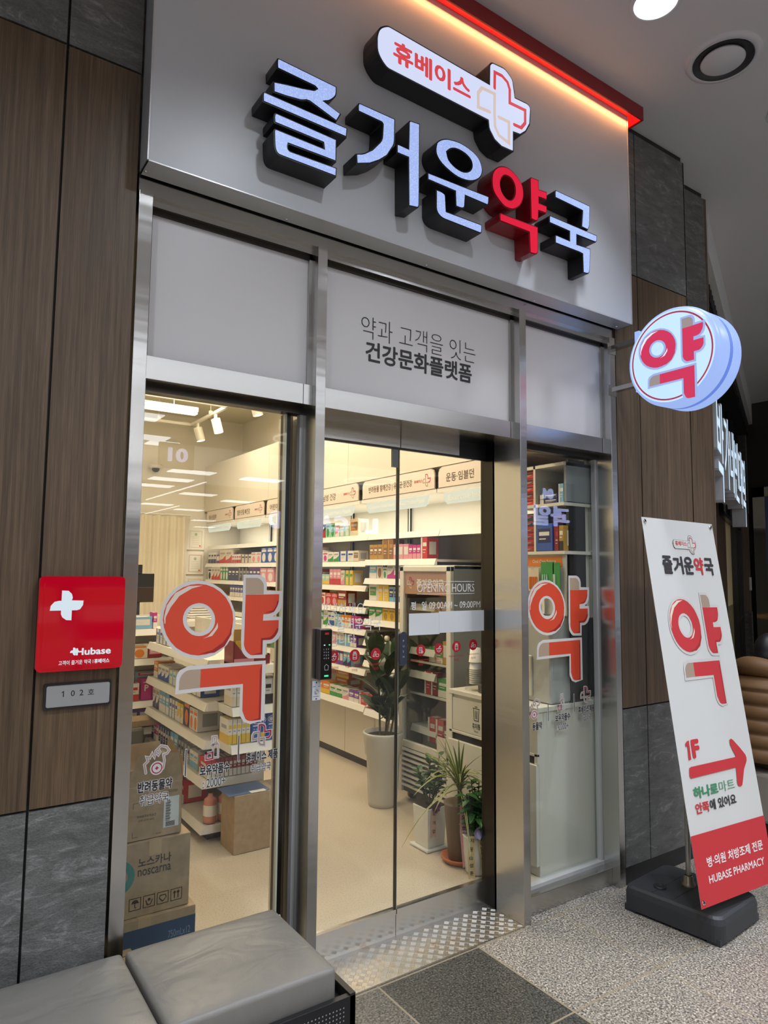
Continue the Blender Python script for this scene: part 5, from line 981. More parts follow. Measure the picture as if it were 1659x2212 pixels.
# ---------------------------------------------------------------- gondola in the middle of the shop
gd = thing('gondola_shelf', (.35, 2.1, .1), 'white double shelf island full of cartons behind the left window emblem', 'shelf unit')
GX = .085
MB().box(.44, .46, 1.56, 2.75, .12, 1.30, BACKP).box(.425, .475, 1.53, 1.57, .12, 1.30, LIP).box(.14, .70, 1.58, 2.74, .1, .185, STEEL_D).box(.14, .70, 1.56, 1.58, .1, .185, BLACK).build('spine', gd)
def lipshelf(x0, x1, y0, y1, z, sides):       # shelf board with outward leaning price lips on the given sides
    b = MB(); b.box(x0, x1, y0, y1, z - .022, z - .004, SHELFM); h = .046; o = .020
    if 'x' in sides:
        b.raw([(x0 - o, y0, z - h), (x0 + .006, y0, z - h), (x0 + .004, y0, z), (x0 - .004, y0, z), (x0 - o, y1, z - h), (x0 + .006, y1, z - h), (x0 + .004, y1, z), (x0 - .004, y1, z)], [(0, 1, 2, 3), (7, 6, 5, 4), (0, 3, 7, 4), (3, 2, 6, 7), (0, 4, 5, 1), (1, 5, 6, 2)], LIP)
    if 'y' in sides:
        b.raw([(x0, y0 - o, z - h), (x0, y0 + .006, z - h), (x0, y0 + .004, z), (x0, y0 - .004, z), (x1, y0 - o, z - h), (x1, y0 + .006, z - h), (x1, y0 + .004, z), (x1, y0 - .004, z)], [(3, 2, 1, 0), (4, 5, 6, 7), (4, 7, 3, 0), (7, 6, 2, 3), (1, 5, 4, 0), (2, 6, 5, 1)], LIP)
    return b
for z in (1.13, .885, .672, .452, .200): lipshelf(.10, .44, 1.50, 2.72, z, 'x').box(.10, .44, 1.497, 1.503, z - .046, z, LIP).build('shelf', gd)
for z in (1.11, .885, .68): lipshelf(.165, .66, 1.30, 1.56, z, 'y').box(.162, .168, 1.30, 1.56, z - .046, z, LIP).build('end_shelf', gd)
G4 = 'cartons on the island shelf'
def grow(y1, y0, z, seq, where, sd_, x=.125, dep=.14): row((x, y1, z), (x, y0, z), Y2, seq, where, G4, sd_, dep)
grow(2.66, 1.58, 1.13, [(4, .075, .10, 'white', 'blue', 'stripe')], 'the upper side shelf of the island', 31)
grow(2.68, 1.52, .885, [(1, .10, .11, 'orange', 'white', 'band'), (3, .08, .10, 'white', 'blue', 'swash'), (4, .07, .09, 'white', 'light blue', 'stripe'), (2, .09, .09, 'green', 'yellow', 'swash'), (2, .07, .09, 'blue', 'white', 'band')], 'the second side shelf of the island', 32)
grow(2.68, 1.52, .672, [(2, .075, .15, 'white', 'navy', 'swash'), (3, .07, .14, 'light blue', 'white', 'band'), (3, .055, .12, 'white', 'blue', 'stripe'), (2, .06, .12, 'yellow', 'white', 'swash'), (1, .11, .16, 'navy', 'orange', 'disc'), (2, .07, .13, 'white', 'orange', 'disc')], 'the third side shelf of the island', 33, dep=.16)
grow(2.68, 1.52, .452, [(1, .05, .12, 'white', 'navy', 'band'), (2, .05, .12, 'magenta', 'white', 'band'), (5, .05, .12, 'navy', 'white', 'stripe'), (2, .075, .13, 'light blue', 'white', 'band'), (4, .055, .11, 'grey', 'black', 'stripe'), (2, .07, .10, 'white', 'light blue', 'band')], 'the fourth side shelf of the island', 34, dep=.15)
grow(2.5, 1.60, .200, [(2, .085, .16, 'orange', 'white', 'stripe'), (3, .09, .14, 'orange', 'yellow', 'band'), (1, .10, .13, 'red', 'white', 'band')], 'the bottom side shelf of the island', 35, dep=.16)
def erow(x0, x1, z, seq, where, sd_, y=1.325, dep=.13): row((x0, y, z), (x1, y, z), 0, seq, where, G4, sd_, dep)
erow(.46, .66, 1.11, [(1, .085, .21, 'green', 'white', 'band'), (1, .10, .20, 'white', 'light blue', 'stripe')], 'the top end shelf of the island', 36)
erow(.175, .475, .885, [(5, .026, .14, 'white', 'cream', 'band'), (3, .045, .14, 'white', 'black', 'band'), (2, .05, .14, 'white', 'navy', 'stripe')], 'the middle end shelf of the island', 37)
# cold remedy boxes with readable names
def named(p, w, d, h, base, ko, col, acc, label):
    t = thing('medicine_carton', p, label, 'medicine box', G4); b = MB(); x, y, z = p
    b.box(x, x + w, y, y + d, z + .0005, z + h, P_(base)).build('carton', t); f = FAC(y - .0006); q = MB()
    if ko == '테라플루':
        q.shape([[(x + w / 2 + w * .46 * cos(a * .3142), z + h * .78 + h * .15 * sin(a * .3142)) for a in range(20)]], f, 0, 0, P_('white')).shape([[(x + w / 2 + w * .43 * cos(a * .3142), z + h * .78 + h * .125 * sin(a * .3142)) for a in range(20)]], f, .0003, .0003, P_('blue'))
        q.text(ko, f, x + w * .14, z + h * .70, x + w * .86, z + h * .86, WHITE, bold=.04, w=.0006)
        for k in range(3): q.disc(f, w * .05, .0004, P_('light blue'), 12, u=x + w * (.18 + .15 * k), v=z + h * .45)
        q.rect(f, x + w * .62, x + w * .88, z + h * .08, z + h * .32, .0004, P_(acc)).rect(f, x + w * .1, x + w * .5, z + h * .56, z + h * .60, .0004, WHITE)
    elif ko == '화이투벤':
        q.shape([[(x + w * a, z + h * c) for a, c in ((.1, .45), (.9, .45), (.9, .82), (.75, .92), (.3, .92), (.1, .8))]], f, .0001, .0001, P_('white'))
        q.text('화이', f, x + w * .2, z + h * .68, x + w * .8, z + h * .82, P_('black'), bold=.03, w=.0006).text('투벤', f, x + w * .2, z + h * .51, x + w * .8, z + h * .65, P_('black'), bold=.03, w=.0006).rect(f, x, x + w, z, z + h * .30, .0002, P_(acc))
    elif ko == 'P': q.text('P', f, x + w * .3, z + h * .42, x + w * .7, z + h * .72, WHITE, bold=.03, w=.0004).rect(f, x + w * .2, x + w * .8, z + h * .82, z + h * .85, .0004, WHITE)
    q.build('front_print', t); return t
named((.480, 1.325, .885), .082, .12, .185, 'green', '화이투벤', 'black', 'mint', 'green cold remedy carton printed 화이투벤 on the island end shelf')
named((.566, 1.325, .885), .082, .12, .185, 'orange', '화이투벤', 'black', 'yellow', 'orange cold remedy carton printed 화이투벤 beside the green one')
for k in range(5): carton((.158 + .027 * k, 1.325, .68), 0, .024, .13, .135, ('white', 'yellow', 'band'), 'thin white and yellow carton edge, %s from the left on the lower end shelf' % ORD[k], G4)
for k in range(3): named((.296 + .098 * k, 1.322 + .004 * k, .68), .093, .15, .148, 'blue', '테라플루', 'white', ('yellow', 'cream', 'orange')[k], 'blue 테라플루 cold remedy carton, %s on the lower end shelf' % ('left one', 'middle one', 'right one')[k])
for k in range(3): carton((.30 + .12 * k, 1.482, .68), 0, .11, .07, .145, ('navy', 'white', 'band'), 'navy carton behind the 테라플루 boxes, %s from the left' % ORD[k], G4)
for k in range(12): carton((.118 + .026 * k, 1.52, .452), 0, .022, .14, .105, (('maroon', 'white', 'band') if k > 1 else ('red', 'white', 'band')), 'slim %s carton, %s from the left in the even row at the island corner' % ('maroon' if k > 1 else 'red', ORD[k]), G4)
db = thing('counter_display_box', (.28, 1.33, 1.11), 'maroon display box holding tall golden pouches on the top end shelf', 'display box')
MB().face([(.175, 1.322, 1.112), (.40, 1.322, 1.112), (.40, 1.322, 1.165), (.25, 1.322, 1.165), (.175, 1.322, 1.25)], P_('maroon')).box(.175, .178, 1.322, 1.46, 1.112, 1.25, P_('maroon')).box(.175, .40, 1.323, 1.46, 1.112, 1.125, P_('maroon')).box(.18, .30, 1.3215, 1.322, 1.132, 1.15, P_('pink')).build('box', db)
for k in range(3): MB().box(.185 + .065 * k, .242 + .065 * k, 1.34 + .01 * k, 1.352 + .01 * k, 1.125, 1.315 + .02 * (k == 1), P_('gold')).box(.195 + .065 * k, .232 + .065 * k, 1.338 + .01 * k, 1.34 + .01 * k, 1.15, 1.25, P_('yellow')).build('pouch', db)
for k in range(2):
    c0 = (.150 + .085 * k, 1.548, .202); MB_ = MB().lathe([(0, 0), (.036, 0), (.038, .015), (.038, .11), (.034, .13), (.015, .145), (.013, .16), (0, .16)], c0, mat('clear pink bottle', (.62, .25, .18), .15), 20)
    t = thing('bottle', c0, 'large pinkish bottle at the island corner near the floor, %s one' % ('left', 'right')[k], 'bottle'); MB_.build('body', t); MB().lathe([(.0385, .04), (.0385, .10)], c0, P_('white'), 20).build('label', t)
# ---------------------------------------------------------------- left shelf unit, sofa and monitor
lu = thing('wall_shelf', (.0, 2.95, .1), 'white shelf unit at the left edge of the left window, behind the post', 'shelf unit')
b = MB(); b.box(-.75, .30, 3.08, 3.10, .1, 1.30, BACKP).box(.285, .305, 2.80, 3.10, .1, 1.28, LIP); b.build('back_panel', lu)
for z in (1.215, 1.00, .695, .505): lipshelf(-.75, .285, 2.80, 3.08, z, 'y').build('shelf', lu)
G5 = 'boxes on the left shelf unit'
def lrow(x0, x1, z, seq, w_, sd_): row((x0, 2.825, z), (x1, 2.825, z), 0, seq, w_, G5, sd_, .12)
lrow(-.02, .18, 1.215, [(1, .16, .085, 'light blue', 'white', 'panel')], 'the top of the left shelf unit', 41)
carton((.150, 2.83, 1.216), 0, .028, .10, .115, ('magenta', 'white', 'band'), 'magenta tube box at the right end on top of the left shelf unit', G5)
lrow(.0, .28, 1.00, [(1, .115, .105, 'cream', 'orange', 'disc'), (1, .10, .085, 'maroon', 'pink', 'panel')], 'the second tier of the left shelf unit', 42)
carton((-.02, 2.825, .695), 0, .085, .12, .125, ('white', 'red', 'band'), 'white box with a red head left of the two purple P boxes', G5)
named((.080, 2.825, .695), .075, .12, .155, 'magenta', 'P', 'white', 'white', 'magenta box with a white letter P, left one on the left shelf unit')
named((.160, 2.825, .695), .075, .12, .155, 'magenta', 'P', 'white', 'white', 'magenta box with a white letter P, right one on the left shelf unit')
carton((.055, 2.90, .852), 0, .19, .11, .04, ('light blue', 'red', 'panel'), 'flat light blue box lying on top of the magenta P boxes', G5)
lrow(-.03, .28, .505, [(2, .095, .13, 'purple', 'white', 'panel'), (1, .12, .13, 'green', 'white', 'panel')], 'the lowest tier of the left shelf unit', 43)
sf = thing('sofa', (-.2, 2.35, .1), 'grey cushioned sofa with a dark base low behind the stacked cartons', 'sofa')
MB().box(-.75, .04, 1.95, 2.55, .30, .43, mat('grey sofa cloth', (.16, .155, .14), .7)).build('seat_cushion', sf, bevel=.02); MB().box(-.75, .04, 2.55, 2.70, .30, .56, MATS['grey sofa cloth']).build('backrest', sf, bevel=.02); MB().box(-.75, .04, 1.97, 2.68, .1, .30, mat('dark sofa base', (.02, .02, .02), .6)).build('base', sf)
ct = thing('cardboard_box', (.05, 2.67, .562), 'open flat cardboard box lying between the sofa and the shelf unit', 'box')
MB().box(-.10, .17, 2.58, 2.76, .562, .60, CARD).build('tray', ct) ; MB().face([(-.10, 2.58, .601), (.17, 2.58, .601), (.14, 2.66, .62), (-.07, 2.66, .625)], CARD).build('flap', ct)
mo = thing('monitor', (.0, 3.3, 1.3), 'black computer monitor seen edge-on beside the left post', 'monitor')
MB().box(-.20, .265, 3.25, 3.28, 1.39, 1.62, BLACKP).build('screen', mo, bevel=.004); MB().box(-.02, .16, 3.26, 3.30, 1.24, 1.40, BLACKP).box(-.15, .055, 3.2, 3.36, 1.235, 1.25, BLACKP).build('stand', mo); MB().box(.03, .165, 3.24, 3.27, 1.62, 1.69, BLACKP).build('card_reader', mo)
dk = thing('counter', (.0, 3.5, .1), 'white dispensing counter behind the left shelf unit', 'counter')
MB().box(-.95, 1.05, 3.15, 3.75, 1.19, 1.235, WHITEP).box(-.93, 1.03, 3.2, 3.7, .1, 1.19, CREAM).build('body', dk); 
pp = thing('paper_tray', (.60, 3.3, 1.235), 'stack of white paper trays glimpsed through the ring of the left emblem', 'tray')
for k in range(6): MB().box(.55 + .01 * (k % 2), .745, 3.22, 3.46, 1.236 + k * .020, 1.251 + k * .020, WHITEP).build('tray_layer', pp)
cv = thing('partition_sign', (.95, 3.3, 1.235), 'cream partition with a taupe sign behind the left window emblem', 'partition')
MB().box(.76, .78, 3.2, 3.45, 1.235, 1.42, CREAM).box(.78, .90, 3.2, 3.215, 1.235, 1.29, MATS['taupe sign film']).box(.78, .90, 3.2, 3.215, 1.29, 1.42, WHITEP).build('panel', cv); 
# ---------------------------------------------------------------- far wall: curtain, certificates, camera
cu_ = MB(); CUR = mat('cream curtain cloth', (.72, .65, .52), .9); n_ = 60
for k in range(n_):
    f_ = lambda t: (.55 + .82 * t, 5.82 + .018 * sin(t * 52) + .012 * sin(t * 23 + 1))
    a = f_(k / n_); b_ = f_((k + 1) / n_)
    if .30 < k / n_ < .46: pass
    cu_.face([(a[0], a[1], .12), (b_[0], b_[1], .12), (b_[0], b_[1], 2.30), (a[0], a[1], 2.30)], CUR, True)
tc_ = thing('curtain', (.96, 5.82, .1), 'cream cloth curtain across a doorway at the far back wall', 'curtain'); cu_.build('cloth', tc_); MB().tube([(.5, 5.82, 2.315), (1.40, 5.82, 2.315)], .010, WHITEP, 10).build('rod', tc_)
for k, (z0, z1) in enumerate(((1.90, 2.16), (1.60, 1.865), (1.30, 1.57))):
    t = thing('framed_certificate', (1.50, 5.88, z0), ('top one of three white framed certificates on the back wall', 'middle white framed certificate with a red border, on the back wall', 'lowest white framed certificate on the back wall, half hidden by the emblem')[k], 'certificate', 'framed certificates by the far shelves')
    MB().box(1.385, 1.605, 5.875, 5.899, z0, z1, WHITEP).build('frame', t, bevel=.003); f = FAC(5.8745); MB().rect(f, 1.40, 1.59, z0 + .012, z1 - .012, 0, mat('certificate paper', (.74, .72, .66), .5)).build('paper', t)
    m = MB(); m.stroke([(1.42, z0 + .03), (1.57, z0 + .03), (1.57, z1 - .03), (1.42, z1 - .03)], .004, f, .0006, (CRD if k == 1 else EMT), closed=True)
    for j in range(5): m.rect(f, 1.45, 1.54, z0 + .07 + j * .022, z0 + .073 + j * .022, .0006, EMT)
    m.disc(f, .018, .0008, mat('green gold seal', (.35, .45, .3), .5), 16, u=1.495, v=z0 + .19); m.rect(f, 1.54, 1.558, z0 + .04, z0 + .058, .0008, EMR); m.build('print', t)
tag(MB().box(1.655, 1.70, 5.80, 5.815, 1.545, 1.60, P_('yellow')).build('price_note'), 'yellow price note at the far end of the wall shelf', 'note')
cc = thing('security_camera', (.93, 5.85, 2.85), 'white dome security camera on the back wall near the left post', 'camera')
MB().lathe([(0, .03), (.075, .028), (.082, .0), (.06, -.015), (0, -.015)], (.955, 5.80, 2.87), WHITEP, 28).build('housing', cc); MB().lathe([(.045, 0), (.042, -.025), (.025, -.045), (0, -.05)], (.955, 5.80, 2.857), BLACKP, 24).build('dome', cc); MB().box(.93, .98, 5.84, 5.9, 2.86, 2.90, WHITEP).build('bracket', cc)
# lights of the shop ceiling
WTU = glow('warm white tube', (1.0, .90, .62), 2.6)
tf = thing('batten_light', (.5, 4.4, 3.2), 'hanging white fluorescent batten near the top of the left window', 'ceiling light')
MB().box(-.35, .99, 4.45, 4.56, 3.285, 3.33, WHITEP).build('housing', tf); MB().box(-.34, .985, 4.46, 4.55, 3.262, 3.285, WTU).build('tube', tf)
for x in (-.1, .75): MB().tube([(x, 4.5, 3.33), (x, 4.5, 3.55)], .005, WHITEP, 6).build('hanger', tf)
pl_ = thing('panel_light', (.35, 4.0, 3.5), 'square lit panel at the top left corner of the left window', 'ceiling light'); MB().box(.02, .60, 3.75, 4.25, 3.49, 3.55, WHITEP).build('frame', pl_); MB().box(.04, .58, 3.77, 4.23, 3.484, 3.49, WTU).build('diffuser', pl_)
tk = thing('light_track', (1.1, 4.4, 3.3), 'white suspended lighting track running across the shop ceiling', 'track')
m = MB(); TR = mat('white track', (.8, .76, .66), .4)
m.box(-.3, 1.19, 5.19, 5.22, 3.29, 3.32, TR).box(1.16, 1.19, 2.6, 5.22, 3.29, 3.32, TR).box(.2, 1.19, 4.10, 4.13, 3.29, 3.32, TR); m.build('rails', tk)
m = MB()
for x, y in ((.2, 5.205), (.8, 5.205), (1.175, 4.6), (1.175, 3.8), (.7, 4.115), (1.1, 4.115)): m.tube([(x, y, 3.32), (x, y, 3.55)], .004, TR, 6); m.lathe([(.022, .03), (.022, 0), (.018, -.008)], (x, y, 3.32), TR, 12)
m.build('hangers', tk)
for k, (x, y, l_) in enumerate(((1.175, 5.0, 'white track spotlight, farthest left under the track corner'), (1.175, 4.45, 'white track spotlight, middle one with its lit rim showing'), (1.175, 3.45, 'white track spotlight, nearest one high in the left window'))):
    t = thing('track_spotlight', (x, y, 3.1), l_, 'spotlight', 'track spotlights'); a = Fr((x, y, 3.26), (1, 0, 0), (0, -.9, .25)); ax = Vector((.25, -.1, -1)).normalized(); P0 = Vector((x, y, 3.235)); 
    MB().tube([P0, P0 + ax * .15], .048, TR, 20).build('body', t); q = Fr(P0 + ax * .1505, ax.orthogonal(), ax.cross(ax.orthogonal())); MB().disc(q, .044, 0, WTU, 20).build('lens', t); MB().box(x - .01, x + .01, y - .02, y + .02, 3.235, 3.29, TR).build('mount', t)
# ---------------------------------------------------------------- cartons stacked inside the left window
BLUEP = mat('faded blue box band', (.055, .09, .15), .6); TAPE = mat('clear brown tape', (.50, .37, .22), .2); PRT = mat('dark carton ink', (.05, .04, .035), .7); TEAL = mat('teal carton print', (.03, .22, .20), .6)
def cbox(name_l, x0, x1, y0, y1, z0, z1, deco=None, open_=False, flaps=True):
    t = thing('cardboard_box', ((x0 + x1) / 2, (y0 + y1) / 2, z0), name_l, 'box', 'cardboard boxes inside the left window'); b = MB()
    if open_: 
        w = .004
        b.box(x0, x1, y0, y0 + w, z0, z1, CARD).box(x0, x1, y1 - w, y1, z0, z1, CARD).box(x0, x0 + w, y0, y1, z0, z1, CARD).box(x1 - w, x1, y0, y1, z0, z1, CARD).box(x0, x1, y0, y1, z0, z0 + w, CARD)
    else: b.box(x0, x1, y0, y1, z0, z1, CARD)
    b.build('body', t, bevel=.002)
    if not open_: MB().box(x0 + .002, x1 - .002, (y0 + y1) / 2 - .001, (y0 + y1) / 2 + .001, z1, z1 + .001, PRT).box((x0 + x1) / 2 - .024, (x0 + x1) / 2 + .024, y0 - .0008, y0, z1 - .055, z1 + .001, TAPE).box((x0 + x1) / 2 - .024, (x0 + x1) / 2 + .024, y0, y1, z1, z1 + .0012, TAPE).build('tape', t)
    if deco: d = MB(); deco(d, Fr((x0, y0 - .0009, z0)), x1 - x0, z1 - z0); d.build('print', t)
    return t
def d1_(d, f, w, h): d.rect(f, 0, w, h * .48, h * .86, 0, BLUEP); d.text('750mLx12', f, w - .105, h * .60, w - .02, h * .71, mat('pale blue ink', (.22, .30, .42), .6), w=.0005)
cbox('lowest cardboard box with a blue band marked 750mLx12', -.745, -.354, .335, .62, .102, .345, d1_)
def d2_(d, f, w, h):
    d.text('노스카나', f, .075, h * .66, .200, h * .79, PRT, bold=.02, w=.0005); d.text('noscarna', f, .075, h * .54, .200, h * .63, PRT, bold=.01, w=.0005)
    for k in range(4):
        u = .048 + k * .052; d.stroke([(u, .028), (u + .042, .028), (u + .042, .070), (u, .070)], .0022, f, .0004, PRT, closed=True)
        g = f.at(u + .021, .049)
        if k == 0: d.face([g(-.014, .003, .001), g(.014, .003, .001), g(.009, .013, .001), g(0, .016, .001), g(-.009, .013, .001)], PRT); d.stroke([(0, .005), (0, -.012), (.005, -.013)], .002, g, .001, PRT)
        elif k == 3:
            for s_ in (-.007, .007): d.stroke([(s_, -.014), (s_, .008)], .003, g, .001, PRT, caps=False); d.face([g(s_ - .006, .006, .001), g(s_ + .006, .006, .001), g(s_, .016, .001)], PRT)
        elif k == 1: d.stroke([(-.012, .004), (-.006, -.012), (.006, -.012), (.012, .004)], .003, g, .001, PRT); d.disc(g, .005, .001, PRT, 10, v=.006)
        else: d.stroke([(-.010, .010), (.010, .010), (.013, .0), (0, -.013), (-.013, 0)], .0028, g, .001, PRT, closed=True)
    d.shape([[(.002 + .062 * cos(a * .2244 - 1.57), .155 + .062 * sin(a * .2244 - 1.57)) for a in range(15)] + [(.002 + .036 * cos(1.57 - a * .2244), .155 + .036 * sin(1.57 - a * .2244)) for a in range(15)]], f, .0003, .0003, TEAL)
cbox('middle cardboard box printed 노스카나 with four handling symbols', -.652, -.377, .352, .62, .347, .617, d2_)
def d3_(d, f, w, h):
    d.rect(f, w - .072, w - .012, .03, .145, .0004, mat('shipping label', (.62, .64, .64), .5))
    for k in range(16): d.rect(f, w - .064, w - .048 + (k % 3) * .002, .055 + k * .005, .0572 + k * .005 + (k % 2) * .001, .0009, INK)
    for k in range(9): d.rect(f, w - .063, w - .027, .034 + k * .0021, .0352 + k * .0021, .0009, INK)
    for P in ([(.03, .035), (.03, .015), (.05, .015)], [(.03, .12), (.03, .14), (.05, .14)], [(w - .10, .015), (w - .08, .015)]): d.stroke(P, .0015, f, .0004, PRT)
    d.text('택배용지부착공간', f, .045, .083, .118, .093, PRT, w=.0005); d.text('(10 x10 cm)', f, .052, .068, .110, .077, PRT, w=.0005); d.text('비타민D', f, w - .065, .160, w - .02, .171, PRT, w=.0005); d.rect(f, .075, .125, .125, .155, .0004, TAPE)
tb_ = cbox('topmost open cardboard box with raised flaps and a white shipping label', -.630, -.412, .365, .60, .620, .820, d3_, True)
MB().face([(-.630, .365, .820), (-.412, .365, .820), (-.43, .37, .93), (-.585, .37, .935)], CARD).face([(-.412, .365, .820), (-.412, .60, .820), (-.405, .58, .945), (-.405, .39, .90)], CARD).face([(-.63, .60, .82), (-.412, .60, .82), (-.43, .63, .92), (-.61, .63, .92)], CARD).build('flaps', tb_, solid=0)
cbox('cardboard box with blue bands half hidden by the left post', -.95, -.655, .28, .50, .347, .640, lambda d, f, w, h: (d.rect(f, 0, w, h * .50, h * .70, 0, BLUEP), d.text('x20', f, w - .05, h * .56, w - .015, h * .62, MATS['pale blue ink'], w=.0005), d.rect(f, 0, w, 0, h * .12, 0, BLUEP)))
cbox('tall cardboard box with purple print behind the left post', -.95, -.632, .40, .62, .645, .925, lambda d, f, w, h: (d.rect(f, w - .11, w - .02, .20, .235, .0004, P_('purple')), d.stroke([(w - .035, .13), (w - .015, .13), (w - .015, .10), (w - .035, .10)], .002, f, .0004, P_('purple'), closed=True)))
cbox('low cardboard box with orange marks in front of the blue banded ones', -.90, -.615, .175, .27, .102, .285, lambda d, f, w, h: (d.text('10mL/BX50', f, w - .10, h - .06, w - .01, h - .035, P_('orange'), w=.0005), d.rect(f, 0, w, h - .012, h - .004, .0004, P_('maroon'))))
bb_ = cbox('big plain cardboard box standing on the cream floor against the island', .182, .64, 1.262, 1.455, .102, .412)
bb_['group'] = 'big loose cardboard box'; MB().box(.15, .40, 1.27, 1.45, .4135, .4155, mat('leaflet blue print', (.10, .16, .30), .5)).box(.28, .37, 1.262, 1.30, .4156, .417, P_('white')).build('leaflets', bb_)
# ---------------------------------------------------------------- plants
LEAF = mat('dark rubber leaf', (.012, .045, .014), .28, coat=.2); LEAF2 = mat('leaf underside', (.09, .12, .045), .5); LG2 = mat('fresh green leaf', (.035, .13, .025), .38); LG3 = mat('deep green leaf', (.015, .07, .02), .4); LY = mat('yellow leaf margin', (.42, .38, .10), .45); SOIL = mat('dark bark soil', (.03, .022, .015), .9); STEM = mat('green brown stem', (.10, .09, .04), .7)
def leaf(mb, p, d, up, L, Wd, m, m2=None, curl=.15, n=7, fold=.12, tip=1.0):
    d = Vector(d).normalized(); s_ = d.cross(Vector(up)).normalized(); u_ = s_.cross(d); rows_ = []
    for k in range(n + 1):
        t = k / n; w = Wd * (sin(pi * min(1, t ** .85 * .96 + .04)) ** .75) * .5 if k < n else .0005
        c = Vector(p) + d * L * (t - curl * t * t * .15) - u_ * L * curl * t * t
        rows_.append((c - s_ * w + u_ * w * fold * 2, c, c + s_ * w + u_ * w * fold * 2))
    for a, b in zip(rows_, rows_[1:]):
        mb.face([a[0], a[1], b[1], b[0]], m, True); mb.face([a[1], a[2], b[2], b[1]], m, True)
    if m2: mb.tube([rows_[k][1] + u_ * .0012 for k in range(n)], Wd * .012, m2, 4, False)
rt = thing('potted_rubber_plant', (1.335, 1.51, .1), 'big glossy dark rubber plant in a tall pale grey pot inside the door', 'potted plant')
PX, PY = 1.335, 1.51; PT = mat('pale grey glazed pot', (.56, .55, .50), .25)
MB().lathe([(.0, .102), (.095, .102), (.098, .13), (.112, .42), (.122, .432), (.134, .55), (.138, .568), (.136, .578), (.126, .578), (.120, .54), (0, .53)], (PX, PY, 0), PT, 48).build('pot', rt)
MB().lathe([(0, .553), (.123, .550)], (PX, PY, 0), SOIL, 28).build('soil', rt)
m = MB(); st_ = MB(); rr = random.Random(11); tops = []
for sx_, sy_, hh in ((-.03, .02, .52), (.05, .03, .42), (.0, -.06, .26), (.07, -.04, .44)):
    b0 = Vector((PX + sx_ * .6, PY + sy_ * .6, .55)); b1 = b0 + Vector((sx_ * .8, sy_ * .8, hh)); st_.tube([b0, (b0 + b1) / 2 + Vector((.01, 0, 0)), b1], .007, STEM, 7)
    k = 0; z = .10
    while z < hh + .03:
        a = k * 2.35 + sx_ * 20; p = b0 + (b1 - b0) * min(1, z / hh); e = radians(28 + 42 * z / hh); L = rr.uniform(.19, .27); L *= .55 if cos(a) > .35 and sin(a) < .75 else 1; L *= .8 if z < .14 else 1
        leaf(m, p, (cos(a) * cos(e), sin(a) * cos(e), sin(e)), (0, 0, 1), L, L * .50, LEAF, LEAF2, rr.uniform(.1, .35)); k += 1; z += rr.uniform(.035, .05)
m.build('leaves', rt); st_.build('stems', rt)
def pack_ribbon(parent, pts, wd, m, words=None, side=(1, 0, 0), name='ribbon', ink=None):
    b = MB(); P = [Vector(p) for p in pts]; s_ = Vector(side).normalized() * wd / 2
    for a, c in zip(P, P[1:]): b.face([a - s_, a + s_, c + s_, c - s_], m)
    e = P[-1]; dn = (P[-1] - P[-2]).normalized() * wd * .4; b.face([e - s_, e, e - s_ + dn], m).face([e, e + s_, e + s_ + dn], m)
    r = b.build(name, parent)
    if words:
        q = MB(); n = len(words); tot = (P[-1] - P[0]).length
        for k, ch in enumerate(words):
            if ch == ' ': continue
            t = (k + .5) / n; c = P[0] + (P[-1] - P[0]) * t; i = t * (len(P) - 1); j = min(int(i), len(P) - 2); c = P[j].lerp(P[j + 1], i - j); h = min(wd * .62, tot / n * .8); sd = Vector(side).normalized()
            f = Fr(c - sd.cross(Vector((0, 0, 1))) * -.0015, sd, -(P[j + 1] - P[j]).normalized()); q.text(ch, f, -wd * .28, -h / 2, wd * .28, h / 2, ink or INK, bold=.01, w=.001)
        q.build('ribbon_lettering', r)
    return r
def bow(parent, c, r, m, n=8):
    b = MB(); c = Vector(c)
    for k in range(n):
        a = 2 * pi * k / n; d = Vector((cos(a), -.6, sin(a) * .8)).normalized(); s_ = Vector((-sin(a), 0, cos(a))); P = [c, c + d * r * .7 + s_ * r * .3, c + d * r, c + d * r * .7 - s_ * r * .3]
        b.face(P, m); b.face([p + Vector((0, -.004, .004)) for p in P[::-1]], m)
    b.build('bow', parent)
SIDE = Vector((.83, -.56, 0))
# small shrub in the white square pot
zp = thing('potted_shrub', (1.10, .80, .1), 'small dark leafed shrub in a white square ceramic planter', 'potted plant')
WC = mat('white ceramic', (.70, .69, .64), .25); zx, zy = 1.165, .785; b = MB(); b.raw([(zx - .060, zy - .060, .116), (zx + .060, zy - .060, .116), (zx + .060, zy + .060, .116), (zx - .060, zy + .060, .116), (zx - .070, zy - .070, .330), (zx + .070, zy - .070, .330), (zx + .070, zy + .070, .330), (zx - .070, zy + .070, .330)], [(3, 2, 1, 0), (0, 1, 5, 4), (1, 2, 6, 5), (2, 3, 7, 6), (3, 0, 4, 7), (4, 5, 6, 7)], WC).box(zx - .082, zx + .082, zy - .082, zy + .082, .102, .116, WC); b.build('square_pot', zp, bevel=.004)
MB().box(zx - .062, zx + .062, zy - .062, zy + .062, .329, .333, SOIL).build('soil', zp)
m = MB(); s_ = MB()
for k in range(9):
    a = k * .9; b0 = Vector((zx + .02 * cos(a), zy + .02 * sin(a), .333)); b1 = b0 + Vector((.05 * cos(a), .05 * sin(a), rr.uniform(.12, .26))); s_.tube([b0, b1], .004, STEM, 6)
    for j in range(9):
        t = .35 + .65 * j / 8; q = a + j * 2.4; leaf(m, b0.lerp(b1, t), (cos(q) * .8, sin(q) * .8, .5), (0, 0, 1), rr.uniform(.05, .075), .036, LG3, None, .2, 5)
